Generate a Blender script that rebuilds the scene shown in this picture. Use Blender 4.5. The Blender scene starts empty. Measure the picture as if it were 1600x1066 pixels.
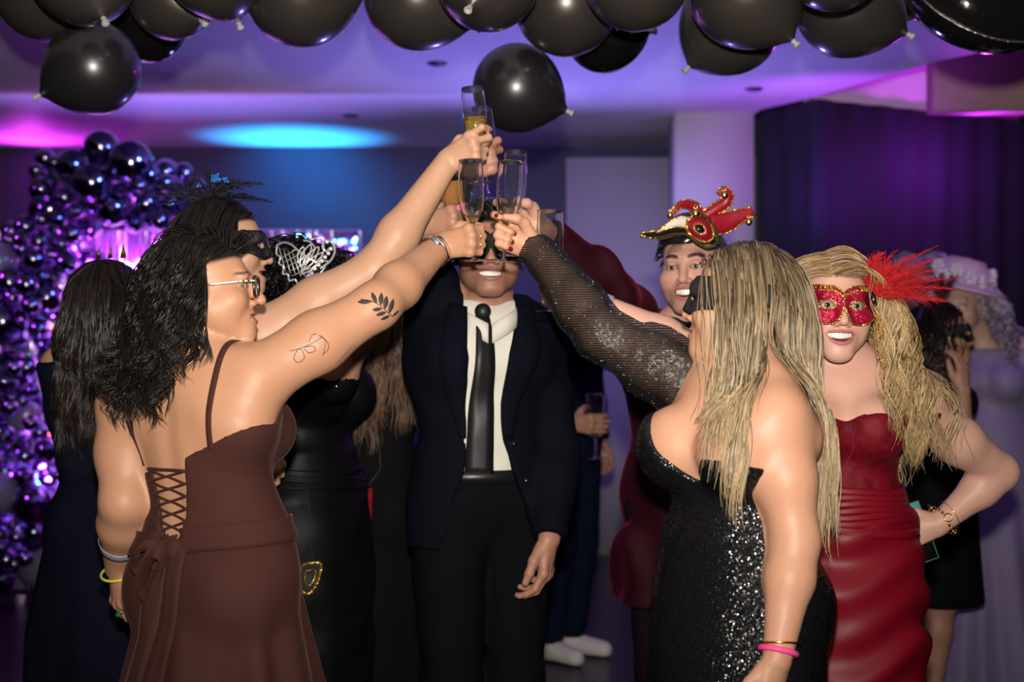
import bpy, bmesh, math, random
import numpy as np
from mathutils import Vector, Matrix
random.seed(7)
RNG = np.random.default_rng(7)
SC = bpy.context.scene
COL = SC.collection

# ------------------------------------------------------------------ camera, light, exposure
CAM_Z = 1.40
FPX, CX, CY = 2222.0, 800.0, 533.0            # 50 mm lens on a 36 mm sensor, 1600 px wide
def W(px, py, d):
    """point at depth d (metres along +Y) seen at pixel px,py"""
    return np.array([(px - CX) / FPX * d, d, CAM_Z + (CY - py) / FPX * d])
cam_d = bpy.data.cameras.new('camera'); cam = bpy.data.objects.new('camera', cam_d); COL.objects.link(cam)
cam.location = (0, 0, CAM_Z); cam.rotation_euler = (math.pi / 2, 0, 0)
cam_d.lens = 50; cam_d.sensor_width = 36; cam_d.clip_start = 0.05; cam_d.clip_end = 60
cam_d.dof.use_dof = True; cam_d.dof.focus_distance = 3.15; cam_d.dof.aperture_fstop = 2.8
SC.camera = cam
SC.view_settings.view_transform = 'Standard'; SC.view_settings.look = 'None'
SC.view_settings.gamma = 1.0; SC.view_settings.use_curve_mapping = False
SC.view_settings.exposure = 0.0
wd = bpy.data.worlds.new('World'); SC.world = wd; wd.use_nodes = True
wd.node_tree.nodes['Background'].inputs[0].default_value = (0.16, 0.10, 0.42, 1)
wd.node_tree.nodes['Background'].inputs[1].default_value = 0.05

def aim(o, tgt):
    d = Vector(tgt) - Vector(o.location)
    o.rotation_euler = d.to_track_quat('-Z', 'Y').to_euler()
def lamp(name, kind, loc, power, color, target=None, radius=0.05, angle=60, blend=0.5, size=None):
    l = bpy.data.lights.new(name, kind); l.energy = power; l.color = color
    o = bpy.data.objects.new(name, l); COL.objects.link(o); o.location = loc
    if kind in ('POINT', 'SPOT'): l.shadow_soft_size = radius
    if kind == 'SPOT': l.spot_size = math.radians(angle); l.spot_blend = blend
    if kind == 'AREA' and size: l.shape = 'RECTANGLE'; l.size, l.size_y = size
    if target is not None: aim(o, target)
    return o
# the photographer's flash, on the camera's hot shoe
lamp('camera_flash', 'SPOT', (0.0, -0.03, CAM_Z + 0.20), 660, (1.0, 0.93, 0.84), (0, 3.0, CAM_Z + 0.20 + 0.62), 0.035, 84, 1.0)
# party washes of the room
lamp('blue_uplight', 'SPOT', (-1.45, 9.6, 1.93), 170, (0.02, 0.34, 1.0), (-1.45, 9.50, 2.75), 0.06, 84, 0.9)
lamp('magenta_uplight', 'SPOT', (-3.25, 9.6, 2.45), 26, (0.75, 0.04, 1.0), (-3.2, 9.5, 2.75), 0.04, 140, 0.8)
lamp('violet_ceiling_wash', 'SPOT', (-2.2, 8.6, 0.3), 330, (0.32, 0.20, 1.0), (-1.6, 7.0, 2.75), 0.15, 80, 1.0)
lamp('violet_ceiling_wash_middle', 'SPOT', (0.3, 8.4, 0.3), 330, (0.28, 0.22, 1.0), (0.3, 6.6, 2.75), 0.15, 80, 1.0)
lamp('purple_uplight_pillar', 'SPOT', (1.62, 7.3, 2.0), 26, (0.45, 0.08, 1.0), (1.75, 7.9, 2.75), 0.05, 120, 0.8)
lamp('magenta_recess_light', 'POINT', (2.55, 7.9, 2.45), 16, (0.62, 0.04, 1.0), radius=0.06)
lamp('purple_curtain_light', 'SPOT', (1.62, 7.0, 0.4), 75, (0.30, 0.03, 1.0), (1.70, 7.85, 2.0), 0.05, 24, 1.0)
lamp('backdrop_magenta_light', 'SPOT', (-2.15, 7.45, 1.9), 45, (0.8, 0.10, 1.0), (-2.2, 7.95, 1.75), 0.08, 150, 0.8)
lamp('backdrop_violet_light', 'SPOT', (-2.45, 7.5, 0.6), 30, (0.42, 0.10, 1.0), (-2.6, 7.95, 1.1), 0.08, 150, 0.8)
lamp('garland_blue_light', 'SPOT', (-0.9, 6.6, 2.55), 60, (0.12, 0.28, 1.0), (-2.3, 7.5, 2.0), 0.08, 60, 1.0)
lamp('garland_violet_light', 'SPOT', (-3.6, 6.4, 2.4), 60, (0.5, 0.08, 1.0), (-2.7, 7.5, 1.3), 0.08, 70, 1.0)
lamp('violet_wall_wash', 'SPOT', (0.1, 6.9, 2.6), 130, (0.42, 0.30, 1.0), (0.1, 9.9, 1.0), 0.15, 95, 1.0)
lamp('violet_dance_light', 'SPOT', (1.95, 5.0, 2.6), 22, (0.42, 0.10, 1.0), (2.35, 5.7, 1.2), 0.1, 60, 1.0)

# ------------------------------------------------------------------ small maths
def nrm(v):
    v = np.asarray(v, float); return v / (np.linalg.norm(v) + 1e-12)
def sstep(a, b, x):
    t = np.clip((x - a) / (b - a), 0, 1); return t * t * (3 - 2 * t)
def frame(fwd, up=(0, 0, 1)):
    """columns: right, forward, up (right-handed)"""
    f = nrm(fwd); r = nrm(np.cross(f, up)); u = np.cross(r, f)
    return np.stack([r, f, u], 1)

# ------------------------------------------------------------------ signed distance bodies
class RC:                                             # tapered capsule
    def __init__(s, a, b, ra, rb, k=0.02, tag='', sub=False):
        s.a = np.asarray(a, np.float32); s.b = np.asarray(b, np.float32); s.ra, s.rb, s.k, s.tag, s.sub = ra, rb, k, tag, sub
    def dist(s, P):
        ba = s.b - s.a; pa = P - s.a
        h = np.clip(pa @ ba / max(float(ba @ ba), 1e-9), 0, 1)
        q = pa - h[..., None] * ba
        return np.sqrt((q * q).sum(-1)) - (s.ra + (s.rb - s.ra) * h)
    def bounds(s):
        r = max(s.ra, s.rb); return np.minimum(s.a, s.b) - r, np.maximum(s.a, s.b) + r
    def grow(s, t, k=None): return RC(s.a, s.b, s.ra + t, s.rb + t, s.k if k is None else k, s.tag, s.sub)
class EL:                                             # ellipsoid
    def __init__(s, c, r, M=None, k=0.02, tag='', sub=False):
        s.c = np.asarray(c, np.float32); s.r = np.asarray(r, np.float32)
        s.M = np.eye(3, dtype=np.float32) if M is None else np.asarray(M, np.float32)
        s.k, s.tag, s.sub = k, tag, sub
    def dist(s, P):
        q = (P - s.c) @ s.M
        a = q / s.r; k0 = np.sqrt((a * a).sum(-1)); b = a / s.r; k1 = np.sqrt((b * b).sum(-1))
        return np.where(k1 < 1e-6, -s.r.min(), k0 * (k0 - 1) / np.maximum(k1, 1e-6))
    def bounds(s):
        e = np.sqrt(((s.M * s.r) ** 2).sum(1)); return s.c - e, s.c + e
    def grow(s, t, k=None): return EL(s.c, s.r + t, s.M, s.k if k is None else k, s.tag, s.sub)
class FN:                                             # any function with its own bounds
    def __init__(s, f, lo, hi, k=0.02, tag='', sub=False):
        s.f, s.lo, s.hi, s.k, s.tag, s.sub = f, np.asarray(lo), np.asarray(hi), k, tag, sub
    def dist(s, P): return s.f(P)
    def bounds(s): return s.lo, s.hi
    def grow(s, t, k=None): return FN(lambda P: s.f(P) - t, s.lo - t, s.hi + t, s.k if k is None else k, s.tag, s.sub)

def comb(f, d, k, sub):
    if sub:
        d = -d; h = np.maximum(k - np.abs(f - d), 0) / k; return np.maximum(f, d) + h * h * k * 0.25
    h = np.maximum(k - np.abs(f - d), 0) / k; return np.minimum(f, d) - h * h * k * 0.25

class Field:
    def __init__(s, prims, mods=()): s.prims, s.mods = list(prims), list(mods)
    def ev(s, P, mods=True):
        P = np.asarray(P, np.float32); f = np.full(P.shape[:-1], 9.0, np.float32)
        for p in s.prims: f = comb(f, p.dist(P), p.k, p.sub)
        if mods:
            for m in s.mods: f = m(P, f)
        return f
    def grad(s, P, e=0.002):
        P = np.asarray(P, np.float32)
        K = np.array([(1, -1, -1), (-1, -1, 1), (-1, 1, -1), (1, 1, 1)], np.float32); g = sum(s.ev(P + k * e)[..., None] * k for k in K)
        return g / (np.linalg.norm(g, axis=-1, keepdims=True) + 1e-9)
    def project(s, P, off=0.0, it=5):
        P = np.array(P, np.float32)
        for _ in range(it): P = P - (s.ev(P) - off)[..., None] * s.grad(P)
        return P
    def cast(s, P, d, off=0.0, it=24, maxd=0.6):
        """sphere-trace points P along direction d until off above the surface"""
        P = np.array(P, np.float32); d = np.asarray(d, np.float32); t = np.zeros(P.shape[:-1], np.float32)
        for _ in range(it):
            t = np.clip(t + (s.ev(P + t[..., None] * d) - off) * 0.9, 0, maxd)
        return P + t[..., None] * d
    def bounds(s):
        b = [p.bounds() for p in s.prims if not p.sub]
        return np.min([x[0] for x in b], 0) - 0.02, np.max([x[1] for x in b], 0) + 0.02
    def mesh(s, vox, lo=None, hi=None, keep=None):
        l0, h0 = s.bounds()
        lo = l0 if lo is None else np.asarray(lo); hi = h0 if hi is None else np.asarray(hi)
        nb = np.maximum(np.ceil((hi - lo) / (vox * 8)).astype(int), 1)
        g = np.stack(np.meshgrid(*[np.arange(n) for n in nb], indexing='ij'), -1).reshape(-1, 3)
        C = (lo + (g * 8 + 3.5) * vox).astype(np.float32); R = vox * 8 * 0.87
        f = np.full(len(C), 9.0, np.float32); ds = []
        for p in s.prims:
            d = p.dist(C); ds.append(d); f = comb(f, d, p.k, p.sub)
        fm = f
        for m in s.mods: fm = m(C, fm)
        act = np.nonzero(np.abs(fm) < (R + 2 * vox) * 1.45)[0]
        off = np.stack(np.meshgrid(*[np.arange(8)] * 3, indexing='ij'), -1).reshape(-1, 3)
        P = ((lo + g[act][:, None, :] * 8 * vox) + off[None] * vox).astype(np.float32)
        v = np.full(P.shape[:2], 9.0, np.float32)
        for p, d in zip(s.prims, ds):
            mm = np.nonzero(d[act] < (np.abs(f[act]) + 2.2 * R + p.k + 0.03 if not p.sub else 3 * R + p.k + 0.02))[0]
            if isinstance(p, FN): mm = np.arange(len(act))
            if len(mm): v[mm] = comb(v[mm], p.dist(P[mm]), p.k, p.sub)
        for m in s.mods: v = m(P, v)
        V = np.where(fm > 0, 1.0, -1.0).astype(np.float32)[:, None].repeat(512, 1); V[act] = v
        V = V.reshape(nb[0], nb[1], nb[2], 8, 8, 8).transpose(0, 3, 1, 4, 2, 5).reshape(nb * 8)
        return surface_nets(V, lo, vox)

def surface_nets(V, lo, vox):
    S = V < 0
    c = S[:-1, :-1, :-1].astype(np.int8)
    acc = np.zeros(c.shape, np.int8)
    for i in (0, 1):
        for j in (0, 1):
            for k in (0, 1):
                acc += S[i:S.shape[0] - 1 + i, j:S.shape[1] - 1 + j, k:S.shape[2] - 1 + k]
    A = np.argwhere((acc > 0) & (acc < 8))
    if not len(A): return np.zeros((0, 3)), np.zeros((0, 4), int)
    idx = np.full(c.shape, -1, np.int32); idx[A[:, 0], A[:, 1], A[:, 2]] = np.arange(len(A))
    sm = np.zeros((len(A), 3)); n = np.zeros(len(A))
    cor = [(i, j, k) for i in (0, 1) for j in (0, 1) for k in (0, 1)]
    for a in cor:
        for ax in range(3):
            if a[ax]: continue
            b = list(a); b[ax] = 1
            va = V[A[:, 0] + a[0], A[:, 1] + a[1], A[:, 2] + a[2]]; vb = V[A[:, 0] + b[0], A[:, 1] + b[1], A[:, 2] + b[2]]
            m = (va < 0) != (vb < 0); t = np.where(m, va / (va - vb + 1e-20), 0)
            p = np.tile(np.array(a, float), (len(A), 1)); p[:, ax] += t
            sm[m] += p[m]; n[m] += 1
    verts = lo + (A + sm / n[:, None]) * vox
    Q = []
    for ax in range(3):
        o = [slice(None)] * 3; o2 = [slice(None)] * 3; o[ax] = slice(0, -1); o2[ax] = slice(1, None)
        s0, s1 = S[tuple(o)], S[tuple(o2)]
        E = np.argwhere(s0 != s1); sg = s0[E[:, 0], E[:, 1], E[:, 2]]
        u, w = (ax + 1) % 3, (ax + 2) % 3
        ok = (E[:, u] > 0) & (E[:, w] > 0) & (E[:, u] < S.shape[u] - 1) & (E[:, w] < S.shape[w] - 1)
        E, sg = E[ok], sg[ok]
        q = []
        for du, dw in ((-1, -1), (0, -1), (0, 0), (-1, 0)):
            e = E.copy(); e[:, u] += du; e[:, w] += dw; q.append(idx[e[:, 0], e[:, 1], e[:, 2]])
        q = np.stack(q, 1); q[~sg] = q[~sg][:, ::-1]; Q.append(q)
    Q = np.concatenate(Q); Q = Q[(Q >= 0).all(1)]
    return verts, Q

def crop(v, q, test):
    c = v[q].mean(1); q = q[test(c)]
    u, inv = np.unique(q, return_inverse=True)
    return v[u], inv.reshape(-1, 4)
def join(parts):
    vs, qs, n = [], [], 0
    for v, q in parts:
        vs.append(np.asarray(v)); qs.append(np.asarray(q) + n); n += len(v)
    return np.concatenate(vs), np.concatenate(qs)

# ------------------------------------------------------------------ objects
def mkmesh(name, verts, faces, smooth=True, colors=None):
    me = bpy.data.meshes.new(name)
    verts = np.asarray(verts, np.float32)
    if isinstance(faces, np.ndarray):
        n, m = faces.shape
        me.vertices.add(len(verts)); me.vertices.foreach_set('co', verts.ravel())
        me.loops.add(n * m); me.loops.foreach_set('vertex_index', faces.astype(np.int32).ravel())
        me.polygons.add(n); me.polygons.foreach_set('loop_start', np.arange(0, n * m, m, dtype=np.int32))
        me.polygons.foreach_set('loop_total', np.full(n, m, np.int32))
        me.update(calc_edges=True); me.validate()
    else:
        me.from_pydata(verts.tolist(), [], [list(map(int, f)) for f in faces]); me.update()
    if smooth: me.polygons.foreach_set('use_smooth', np.ones(len(me.polygons), bool))
    if colors is not None:
        a = me.color_attributes.new('Col', 'FLOAT_COLOR', 'POINT')
        c = np.ones((len(verts), 4), np.float32); c[:, :3] = colors; a.data.foreach_set('color', c.ravel())
    return me
def mkobj(name, verts, faces, mat, parent=None, smooth=True, colors=None, origin=None, **tags):
    """mesh in world coordinates, stored relative to its parent's (or its own) base"""
    v = np.asarray(verts, float)
    base = np.zeros(3)
    if parent is not None:
        q = parent
        while q is not None: base = base + np.array(q.location); q = q.parent
        me = mkmesh(name, v - base, faces, smooth, colors); o = bpy.data.objects.new(name, me); o.parent = parent
    else:
        org = np.array([(v[:, 0].min() + v[:, 0].max()) / 2, (v[:, 1].min() + v[:, 1].max()) / 2, v[:, 2].min()]) if origin is None else np.asarray(origin, float)
        me = mkmesh(name, v - org, faces, smooth, colors); o = bpy.data.objects.new(name, me); o.location = org
    if mat is not None: me.materials.append(mat)
    COL.objects.link(o)
    for k, t in tags.items(): o[k] = t
    return o
def empty(name, loc, label, category, group=None):
    o = bpy.data.objects.new(name, None); COL.objects.link(o); o.location = tuple(map(float, loc)); o.empty_display_size = 0.1
    o['label'] = label; o['category'] = category
    if group: o['group'] = group
    return o

# ------------------------------------------------------------------ shape helpers
def box(lo, hi):
    x0, y0, z0 = lo; x1, y1, z1 = hi
    v = [(x0, y0, z0), (x1, y0, z0), (x1, y1, z0), (x0, y1, z0), (x0, y0, z1), (x1, y0, z1), (x1, y1, z1), (x0, y1, z1)]
    return np.array(v, float), np.array([(3, 2, 1, 0), (4, 5, 6, 7), (0, 1, 5, 4), (1, 2, 6, 5), (2, 3, 7, 6), (3, 0, 4, 7)])
def lathe(prof, n=24, closed=False):
    """prof: (r,z) list around the z axis"""
    prof = np.array(prof, float); m = len(prof)
    a = np.arange(n) / n * 2 * np.pi
    v = np.stack([prof[:, None, 0] * np.cos(a), prof[:, None, 0] * np.sin(a), np.repeat(prof[:, 1:2], n, 1)], -1).reshape(-1, 3)
    f = []
    for i in range(m - 1 + (1 if closed else 0)):
        for j in range(n):
            a0, a1 = i * n + j, i * n + (j + 1) % n; b0, b1 = ((i + 1) % m) * n + j, ((i + 1) % m) * n + (j + 1) % n
            f.append((a0, a1, b1, b0))
    return v, np.array(f)
def tube(pts, r, n=6, closed=False, flat=1.0, up=None):
    """tube along points; r scalar or list; flat squeezes one axis"""
    P = np.asarray(pts, float); m = len(P)
    r = np.full(m, r) if np.isscalar(r) else np.asarray(r, float)
    T = np.gradient(P, axis=0) if not closed else np.roll(P, -1, 0) - np.roll(P, 1, 0)
    T /= np.linalg.norm(T, axis=1, keepdims=True) + 1e-12
    ref = np.array([0.3, 0.2, 0.93]) if up is None else np.asarray(up, float)
    if abs(T[0] @ nrm(ref)) > 0.95: ref = np.array([1.0, 0.1, 0])
    A = np.zeros_like(P); a = nrm(np.cross(T[0], ref))
    for i in range(m):
        a = a - (a @ T[i]) * T[i]; a = nrm(a); A[i] = a
        if up is not None: 
            b = np.cross(T[i], np.asarray(up, float)); A[i] = nrm(b) if np.linalg.norm(b) > 1e-6 else a
    B = np.cross(T, A)
    an = np.arange(n) / n * 2 * np.pi
    v = P[:, None] + r[:, None, None] * (np.cos(an)[None, :, None] * A[:, None] + flat * np.sin(an)[None, :, None] * B[:, None])
    f = []
    for i in range(m if closed else m - 1):
        for j in range(n):
            a0, a1 = i * n + j, i * n + (j + 1) % n; b0, b1 = ((i + 1) % m) * n + j, ((i + 1) % m) * n + (j + 1) % n
            f.append((a0, a1, b1, b0))
    v = v.reshape(-1, 3); f = [tuple(x) for x in f]
    if not closed and n > 2:
        c0 = len(v); v = np.concatenate([v, P[:1], P[-1:]])
        for j in range(n):
            f.append((c0, (j + 1) % n, j, j)); f.append((c0 + 1, (m - 1) * n + j, (m - 1) * n + (j + 1) % n, (m - 1) * n + (j + 1) % n))
        f = [tuple(dict.fromkeys(x)) for x in f]
    return v, f
def jl(parts):
    vs, fs, n = [], [], 0
    for v, f in parts:
        vs.append(np.asarray(v, float)); fs += [tuple(int(i) + n for i in x) for x in f]; n += len(v)
    return np.concatenate(vs), fs
def ring(c, axis, r, tr, n=28, m=6, flat=1.0, ry=None):
    ax = nrm(axis); a = nrm(np.cross(ax, (0.2, 0.1, 1.0))); b = np.cross(ax, a)
    t = np.arange(n) / n * 2 * np.pi
    P = np.asarray(c) + r * np.cos(t)[:, None] * a + (ry or r) * np.sin(t)[:, None] * b
    T = -np.sin(t)[:, None] * a + np.cos(t)[:, None] * b
    N = np.cos(t)[:, None] * a + np.sin(t)[:, None] * b
    an = np.arange(m) / m * 2 * np.pi
    v = P[:, None] + tr * (np.cos(an)[None, :, None] * N[:, None]) + tr * flat * np.sin(an)[None, :, None] * ax
    f = [(i * m + j, ((i + 1) % n) * m + j, ((i + 1) % n) * m + (j + 1) % m, i * m + (j + 1) % m) for i in range(n) for j in range(m)]
    return v.reshape(-1, 3), np.array(f)
def ball(c, r, n=12, m=8, M=None):
    r = np.array([r] * 3 if np.isscalar(r) else r, float)
    v = [(0, 0, 1)]
    for i in range(1, m):
        p = math.pi * i / m
        for j in range(n): v.append((math.sin(p) * math.cos(2 * math.pi * j / n), math.sin(p) * math.sin(2 * math.pi * j / n), math.cos(p)))
    v.append((0, 0, -1)); v = np.array(v) * r
    if M is not None: v = v @ np.asarray(M).T
    f = []
    for j in range(n): f.append((0, 1 + j, 1 + (j + 1) % n))
    for i in range(m - 2):
        for j in range(n):
            a = 1 + i * n; f.append((a + j, a + n + j, a + n + (j + 1) % n, a + (j + 1) % n))
    a = 1 + (m - 2) * n
    for j in range(n): f.append((len(v) - 1, a + (j + 1) % n, a + j))
    return v + np.asarray(c), f
def slab(G, N, thick, wrap=False):
    """closed thin solid from a grid of points G (n,m,3) with normals N, growing along N"""
    G = np.asarray(G, float); n, m = G.shape[:2]
    top = (G + N * thick).reshape(-1, 3); bot = G.reshape(-1, 3); k = n * m
    f = []
    mm = m if wrap else m - 1
    for i in range(n - 1):
        for j in range(mm):
            a, b, c, d = i * m + j, i * m + (j + 1) % m, (i + 1) * m + (j + 1) % m, (i + 1) * m + j
            f.append((a, b, c, d)); f.append((k + d, k + c, k + b, k + a))
    for j in range(mm):
        j2 = (j + 1) % m
        f.append((j2, j, k + j, k + j2)); o = (n - 1) * m; f.append((o + j, o + j2, k + o + j2, k + o + j))
    if not wrap:
        for i in range(n - 1):
            f.append((i * m, (i + 1) * m, k + (i + 1) * m, k + i * m)); o = m - 1
            f.append(((i + 1) * m + o, i * m + o, k + i * m + o, k + (i + 1) * m + o))
    return np.concatenate([bot, top]), np.array(f)
def interp(pts, n):
    """smooth curve through points (Catmull-Rom), n samples"""
    P = np.asarray(pts, float); m = len(P)
    if m == 2: return P[0] + (P[1] - P[0]) * np.linspace(0, 1, n)[:, None]
    E = np.concatenate([[2 * P[0] - P[1]], P, [2 * P[-1] - P[-2]]])
    t = np.linspace(0, m - 1 - 1e-9, n); i = t.astype(int); u = (t - i)[:, None]
    a, b, c, d = E[i], E[i + 1], E[i + 2], E[i + 3]
    return 0.5 * (2 * b + (c - a) * u + (2 * a - 5 * b + 4 * c - d) * u ** 2 + (3 * b - a - 3 * c + d) * u ** 3)

# ------------------------------------------------------------------ materials
MATS = {}
def mat(name, base=(0.5, 0.5, 0.5), rough=0.5, metal=0.0, vcol=False, var=0.12, scale=8.0, bump=0.0, bscale=60.0, sheen=0.0, sheen_tint=(1, 1, 1),
        coat=0.0, spec=0.5, trans=0.0, ior=1.45, emit=None, estr=0.0, sss=0.0, alpha=None, aniso=0.0, facet=0.0, fscale=200.0, stretch=(1, 1, 1), stripes=None):
    if name in MATS: return MATS[name]
    m = bpy.data.materials.new(name); m.use_nodes = True; nt = m.node_tree; N = nt.nodes; L = nt.links
    b = N['Principled BSDF']
    b.inputs['Roughness'].default_value = rough; b.inputs['Metallic'].default_value = metal
    b.inputs['Specular IOR Level'].default_value = spec; b.inputs['IOR'].default_value = ior
    b.inputs['Coat Weight'].default_value = coat; b.inputs['Coat Roughness'].default_value = 0.08
    b.inputs['Sheen Weight'].default_value = sheen; b.inputs['Sheen Tint'].default_value = (*sheen_tint, 1); b.inputs['Sheen Roughness'].default_value = 0.35
    b.inputs['Transmission Weight'].default_value = trans; b.inputs['Anisotropic'].default_value = aniso
    if sss:
        b.inputs['Subsurface Weight'].default_value = sss; b.inputs['Subsurface Radius'].default_value = (1.0, 0.35, 0.2); b.inputs['Subsurface Scale'].default_value = 0.006
    if emit: b.inputs['Emission Color'].default_value = (*emit, 1); b.inputs['Emission Strength'].default_value = estr
    tc = N.new('ShaderNodeTexCoord'); mp = N.new('ShaderNodeMapping'); L.new(tc.outputs['Object'], mp.inputs[0]); mp.inputs['Scale'].default_value = stretch
    no = N.new('ShaderNodeTexNoise'); no.inputs['Scale'].default_value = scale; no.inputs['Detail'].default_value = 4; L.new(mp.outputs[0], no.inputs['Vector'])
    mr = N.new('ShaderNodeMapRange'); mr.inputs['To Min'].default_value = 1 - var; mr.inputs['To Max'].default_value = 1 + var; L.new(no.outputs[0], mr.inputs[0])
    mx = N.new('ShaderNodeVectorMath'); mx.operation = 'SCALE'; L.new(mr.outputs[0], mx.inputs['Scale'])
    if vcol:
        at = N.new('ShaderNodeAttribute'); at.attribute_name = 'Col'; L.new(at.outputs['Color'], mx.inputs[0])
    else: mx.inputs[0].default_value = base
    L.new(mx.outputs[0], b.inputs['Base Color'])
    nor = None
    if bump:
        n2 = N.new('ShaderNodeTexNoise'); n2.inputs['Scale'].default_value = bscale; n2.inputs['Detail'].default_value = 5; L.new(mp.outputs[0], n2.inputs['Vector'])
        bp = N.new('ShaderNodeBump'); bp.inputs['Strength'].default_value = bump; bp.inputs['Distance'].default_value = 0.01; L.new(n2.outputs[0], bp.inputs['Height']); nor = bp.outputs[0]
    if facet:
        vo = N.new('ShaderNodeTexVoronoi'); vo.inputs['Scale'].default_value = fscale; L.new(mp.outputs[0], vo.inputs['Vector'])
        su = N.new('ShaderNodeVectorMath'); su.operation = 'SUBTRACT'; su.inputs[1].default_value = (0.5, 0.5, 0.5); L.new(vo.outputs['Color'], su.inputs[0])
        sc = N.new('ShaderNodeVectorMath'); sc.operation = 'SCALE'; sc.inputs['Scale'].default_value = facet; L.new(su.outputs[0], sc.inputs[0])
        ge = N.new('ShaderNodeNewGeometry'); ad = N.new('ShaderNodeVectorMath'); ad.operation = 'ADD'
        L.new(nor if nor else ge.outputs['Normal'], ad.inputs[0]); L.new(sc.outputs[0], ad.inputs[1])
        nn = N.new('ShaderNodeVectorMath'); nn.operation = 'NORMALIZE'; L.new(ad.outputs[0], nn.inputs[0]); nor = nn.outputs[0]
    if nor: L.new(nor, b.inputs['Normal'])
    if alpha is not None:
        if stripes:
            wv = N.new('ShaderNodeTexWave'); wv.inputs['Scale'].default_value = stripes; wv.inputs['Distortion'].default_value = 1.5; wv.bands_direction = 'Z'; L.new(mp.outputs[0], wv.inputs['Vector'])
            r2 = N.new('ShaderNodeMapRange'); r2.inputs['To Min'].default_value = alpha[0]; r2.inputs['To Max'].default_value = alpha[1]; L.new(wv.outputs['Fac'], r2.inputs[0]); L.new(r2.outputs[0], b.inputs['Alpha'])
        else: b.inputs['Alpha'].default_value = alpha
    MATS[name] = m; return m

SKIN = lambda: mat('skin', vcol=True, rough=0.46, var=0.06, scale=14, bump=0.06, bscale=220, sss=0.12, spec=0.42)
M_BLACK = mat('black_balloon', (0.016, 0.014, 0.017), 0.32, 0.0, var=0.2, scale=3, coat=0.6, spec=1.0)
M_PEARL = mat('pearl_black_balloon', (0.080, 0.068, 0.062), 0.30, 0.6, var=0.25, scale=4, coat=0.6)
M_FOIL = mat('black_foil', (0.03, 0.027, 0.028), 0.10, 0.8, bump=0.25, bscale=9, coat=0.4)
M_KNOT = mat('balloon_knot_rubber', (0.42, 0.40, 0.40), 0.35, var=0.1)
M_STRING = mat('clear_string', (0.3, 0.3, 0.34), 0.4)
M_CHROME = mat('violet_chrome_balloon', (0.30, 0.25, 0.44), 0.12, 1.0, var=0.3, scale=3)
M_CLEAR = mat('glitter_balloon', (0.30, 0.26, 0.38), 0.25, 0.4, var=0.5, scale=60)
M_GOLD = mat('gold_metal', (0.85, 0.58, 0.18), 0.22, 1.0, var=0.1)
M_GOLDG = mat('gold_glitter', (0.75, 0.48, 0.10), 0.28, 0.9, var=0.4, scale=120, facet=1.1, fscale=420)
M_SILVER = mat('silver_metal', (0.78, 0.78, 0.80), 0.2, 1.0, var=0.1)
M_GLASS = mat('clear_glass', (1, 1, 1), 0.012, 0.0, trans=0.995, ior=1.45, var=0.0)
M_WINE = mat('sparkling_wine', (0.90, 0.62, 0.08), 0.0, trans=0.82, ior=1.33, var=0.02)
M_ORANGE = mat('orange_drink', (0.9, 0.42, 0.12), 0.05, trans=0.55, ior=1.33, var=0.05)

# ------------------------------------------------------------------ the room
H = 2.75
def struct(name, parts, m, smooth=False, parent=None, **t):
    v, f = jl(parts) if isinstance(parts, list) else parts
    o = mkobj(name, v, f, m, parent, smooth=smooth, **t)
    if parent is None: o['kind'] = 'structure'
    return o
def prism(poly, z0, z1):
    n = len(poly); v = [(x, y, z0) for x, y in poly] + [(x, y, z1) for x, y in poly]
    f = [tuple(range(n))[::-1], tuple(range(n, 2 * n))] + [(i, (i + 1) % n, n + (i + 1) % n, n + i) for i in range(n)]
    return np.array(v, float), f
m_floor = mat('dark_wood_floor', (0.045, 0.026, 0.028), 0.30, var=0.45, scale=3, stretch=(1, 9, 1), bump=0.15, bscale=20)
m_ceil = mat('white_ceiling_paint', (0.80, 0.78, 0.80), 0.6, var=0.03, bump=0.03, bscale=90)
m_wall = mat('slate_blue_wall_paint', (0.085, 0.085, 0.13), 0.55, var=0.06, scale=3)
m_grey = mat('grey_wall_paint', (0.36, 0.34, 0.35), 0.55, var=0.05, scale=2)
m_white = mat('white_plaster', (0.72, 0.70, 0.70), 0.55, var=0.04, scale=4)
m_brown = mat('dull_red_paint', (0.42, 0.25, 0.24), 0.6, var=0.06)
struct('floor', box((-5, -2.6, -0.1), (4.6, 10, 0)), m_floor)
struct('ceiling', [prism([(-5, -2.6), (4.6, -2.6), (4.6, 3.0), (2.03, 6.9), (1.68, 7.87), (1.45, 8.3), (1.45, 10), (-5, 10)], H, H + 0.06)], m_ceil)
struct('ceiling_recess', [prism([(1.3, 2.6), (4.6, 2.6), (4.6, 10), (1.3, 10)], 3.2, 3.26)], m_ceil)
struct('wall_back', box((-5, 9.9, 0), (4.6, 10, 3.3)), m_wall)
struct('wall_left', box((-5.1, -2.6, 0), (-5, 10, 3.3)), m_wall)
struct('wall_right', box((4.6, -2.6, 0), (4.7, 10, 3.3)), m_wall)
struct('wall_behind_camera', box((-5, -2.7, 0), (4.6, -2.6, 3.3)), m_wall)
struct('wall_partition', box((0.356, 9.3, 0), (1.6, 9.42, 2.6)), m_grey)
struct('trim_1', box((0.97, 8.38, 0), (1.425, 8.8, H)), m_white)          # square pillar
struct('wall_above_curtain', prism([(1.70, 8.02), (3.12, 8.74), (3.12, 8.84), (1.66, 8.1)], 2.62, 3.2), m_white)
struct('trim_2', box((2.2, 7.35, 2.60), (4.6, 7.55, 3.2)), m_brown)         # bulkhead beam beyond the recess
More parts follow.
